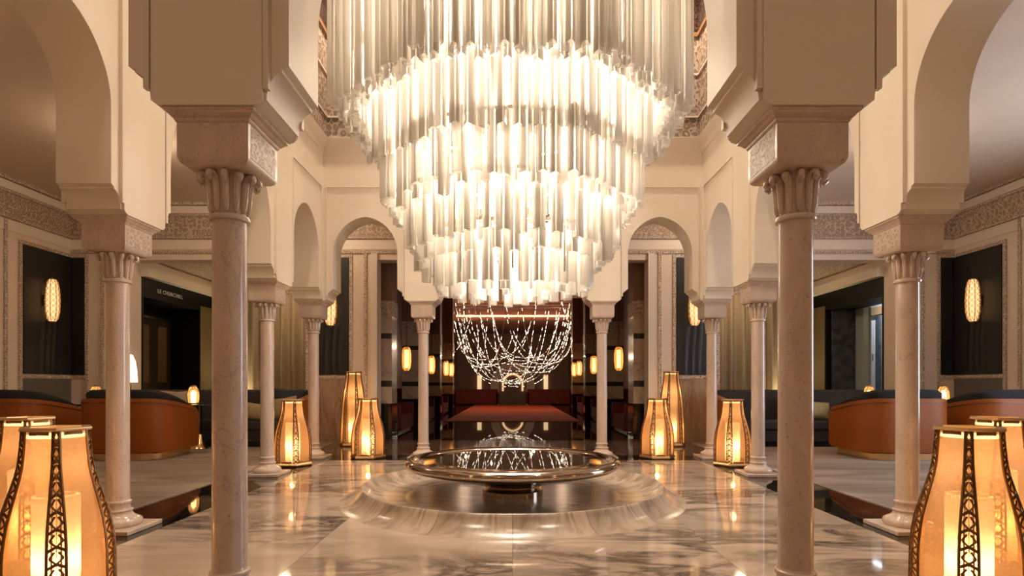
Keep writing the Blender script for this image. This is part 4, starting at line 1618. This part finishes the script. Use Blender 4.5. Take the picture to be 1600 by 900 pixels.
for sg, nm in ((-1, 'left'), (1, 'right')):
    t = MB().box(sg * 2.05 - 0.13, sg * 2.05 + 0.13, GEND - 0.12, GEND - 0.006, 0, 1.7).build('lit_wall_strip', 'niche_glow')  # brightly lit wall parts put in as glowing strips
    tag(t, 'vertical strip of lit wall, its light put in as glow, %s of the far arch' % nm, 'light')

# light-string chandelier
sch = thing('string_chandelier', 'chandelier of swagged glittering light strings over the red carpet', 'chandelier', (0, 20.0, 0))
rnd = random.Random(3)
NS = 26
wire_r, bead_r = 0.010, 0.015
for k in range(NS):
    a0 = 2 * PI * k / NS
    span = rnd.choice((5, 7, 9, 11, 13))
    a1 = a0 + 2 * PI * span / NS
    rx, ry = 2.75, 2.1
    ztop = CEIL + 0.0
    p0_ = Vector((rx * math.cos(a0), ry * math.sin(a0), ztop))
    p1_ = Vector((rx * math.cos(a1), ry * math.sin(a1), ztop))
    sag = 1.3 + 0.17 * span + rnd.uniform(-0.2, 0.2)
    sag = min(sag, ztop - 1.0)
    pts = []
    n = 44
    for i in range(n + 1):
        s = i / n
        q = p0_.lerp(p1_, s)
        out = Vector((q.x, q.y, 0)) * (0.5 * math.sin(PI * s) * (1 - span / 16))
        q = q + out
        q.z = ztop - sag * (1 - abs(2 * s - 1) ** 2.9)
        pts.append(q)
    st = MB().tube(pts, wire_r, 4).build('light_string', 'string_wire', sch)
    mb = MB()
    for i in range(n):
        d = pts[i + 1] - pts[i]
        nb = max(1, int(d.length / 0.16))
        for j in range(nb):
            a = pts[i] + d * ((j + 0.12) / nb)
            b = pts[i] + d * ((j + 0.80) / nb)
            if rnd.random() < 0.88:
                mb.tube([a, b], bead_r * rnd.uniform(0.5, 1.0), 4)
    mb.build('beads', 'bead_glow', st)['kind'] = 'stuff'
MB().squares([(0.1, CEIL + 0.2), (0.1, CEIL + 0.25)]).build('ceiling_plate', 'string_wire', sch)
for k, y in enumerate((-2.0, 2.0)):
    MB().tube([(-2.75, y * 0.3, CEIL + 0.0), (2.75, y * 0.3, CEIL + 0.0)], 0.03, 6).build('frame_bar', 'string_wire', sch)
for k in range(8):
    a = 2 * PI * (k + 0.5) / 8
    lamp('string_light', 'POINT', (2.3 * math.cos(a), 20.0 + 1.7 * math.sin(a), 2.4 + 0.5 * (k % 2)), 34, (1.0, 0.66, 0.42), 0.03)
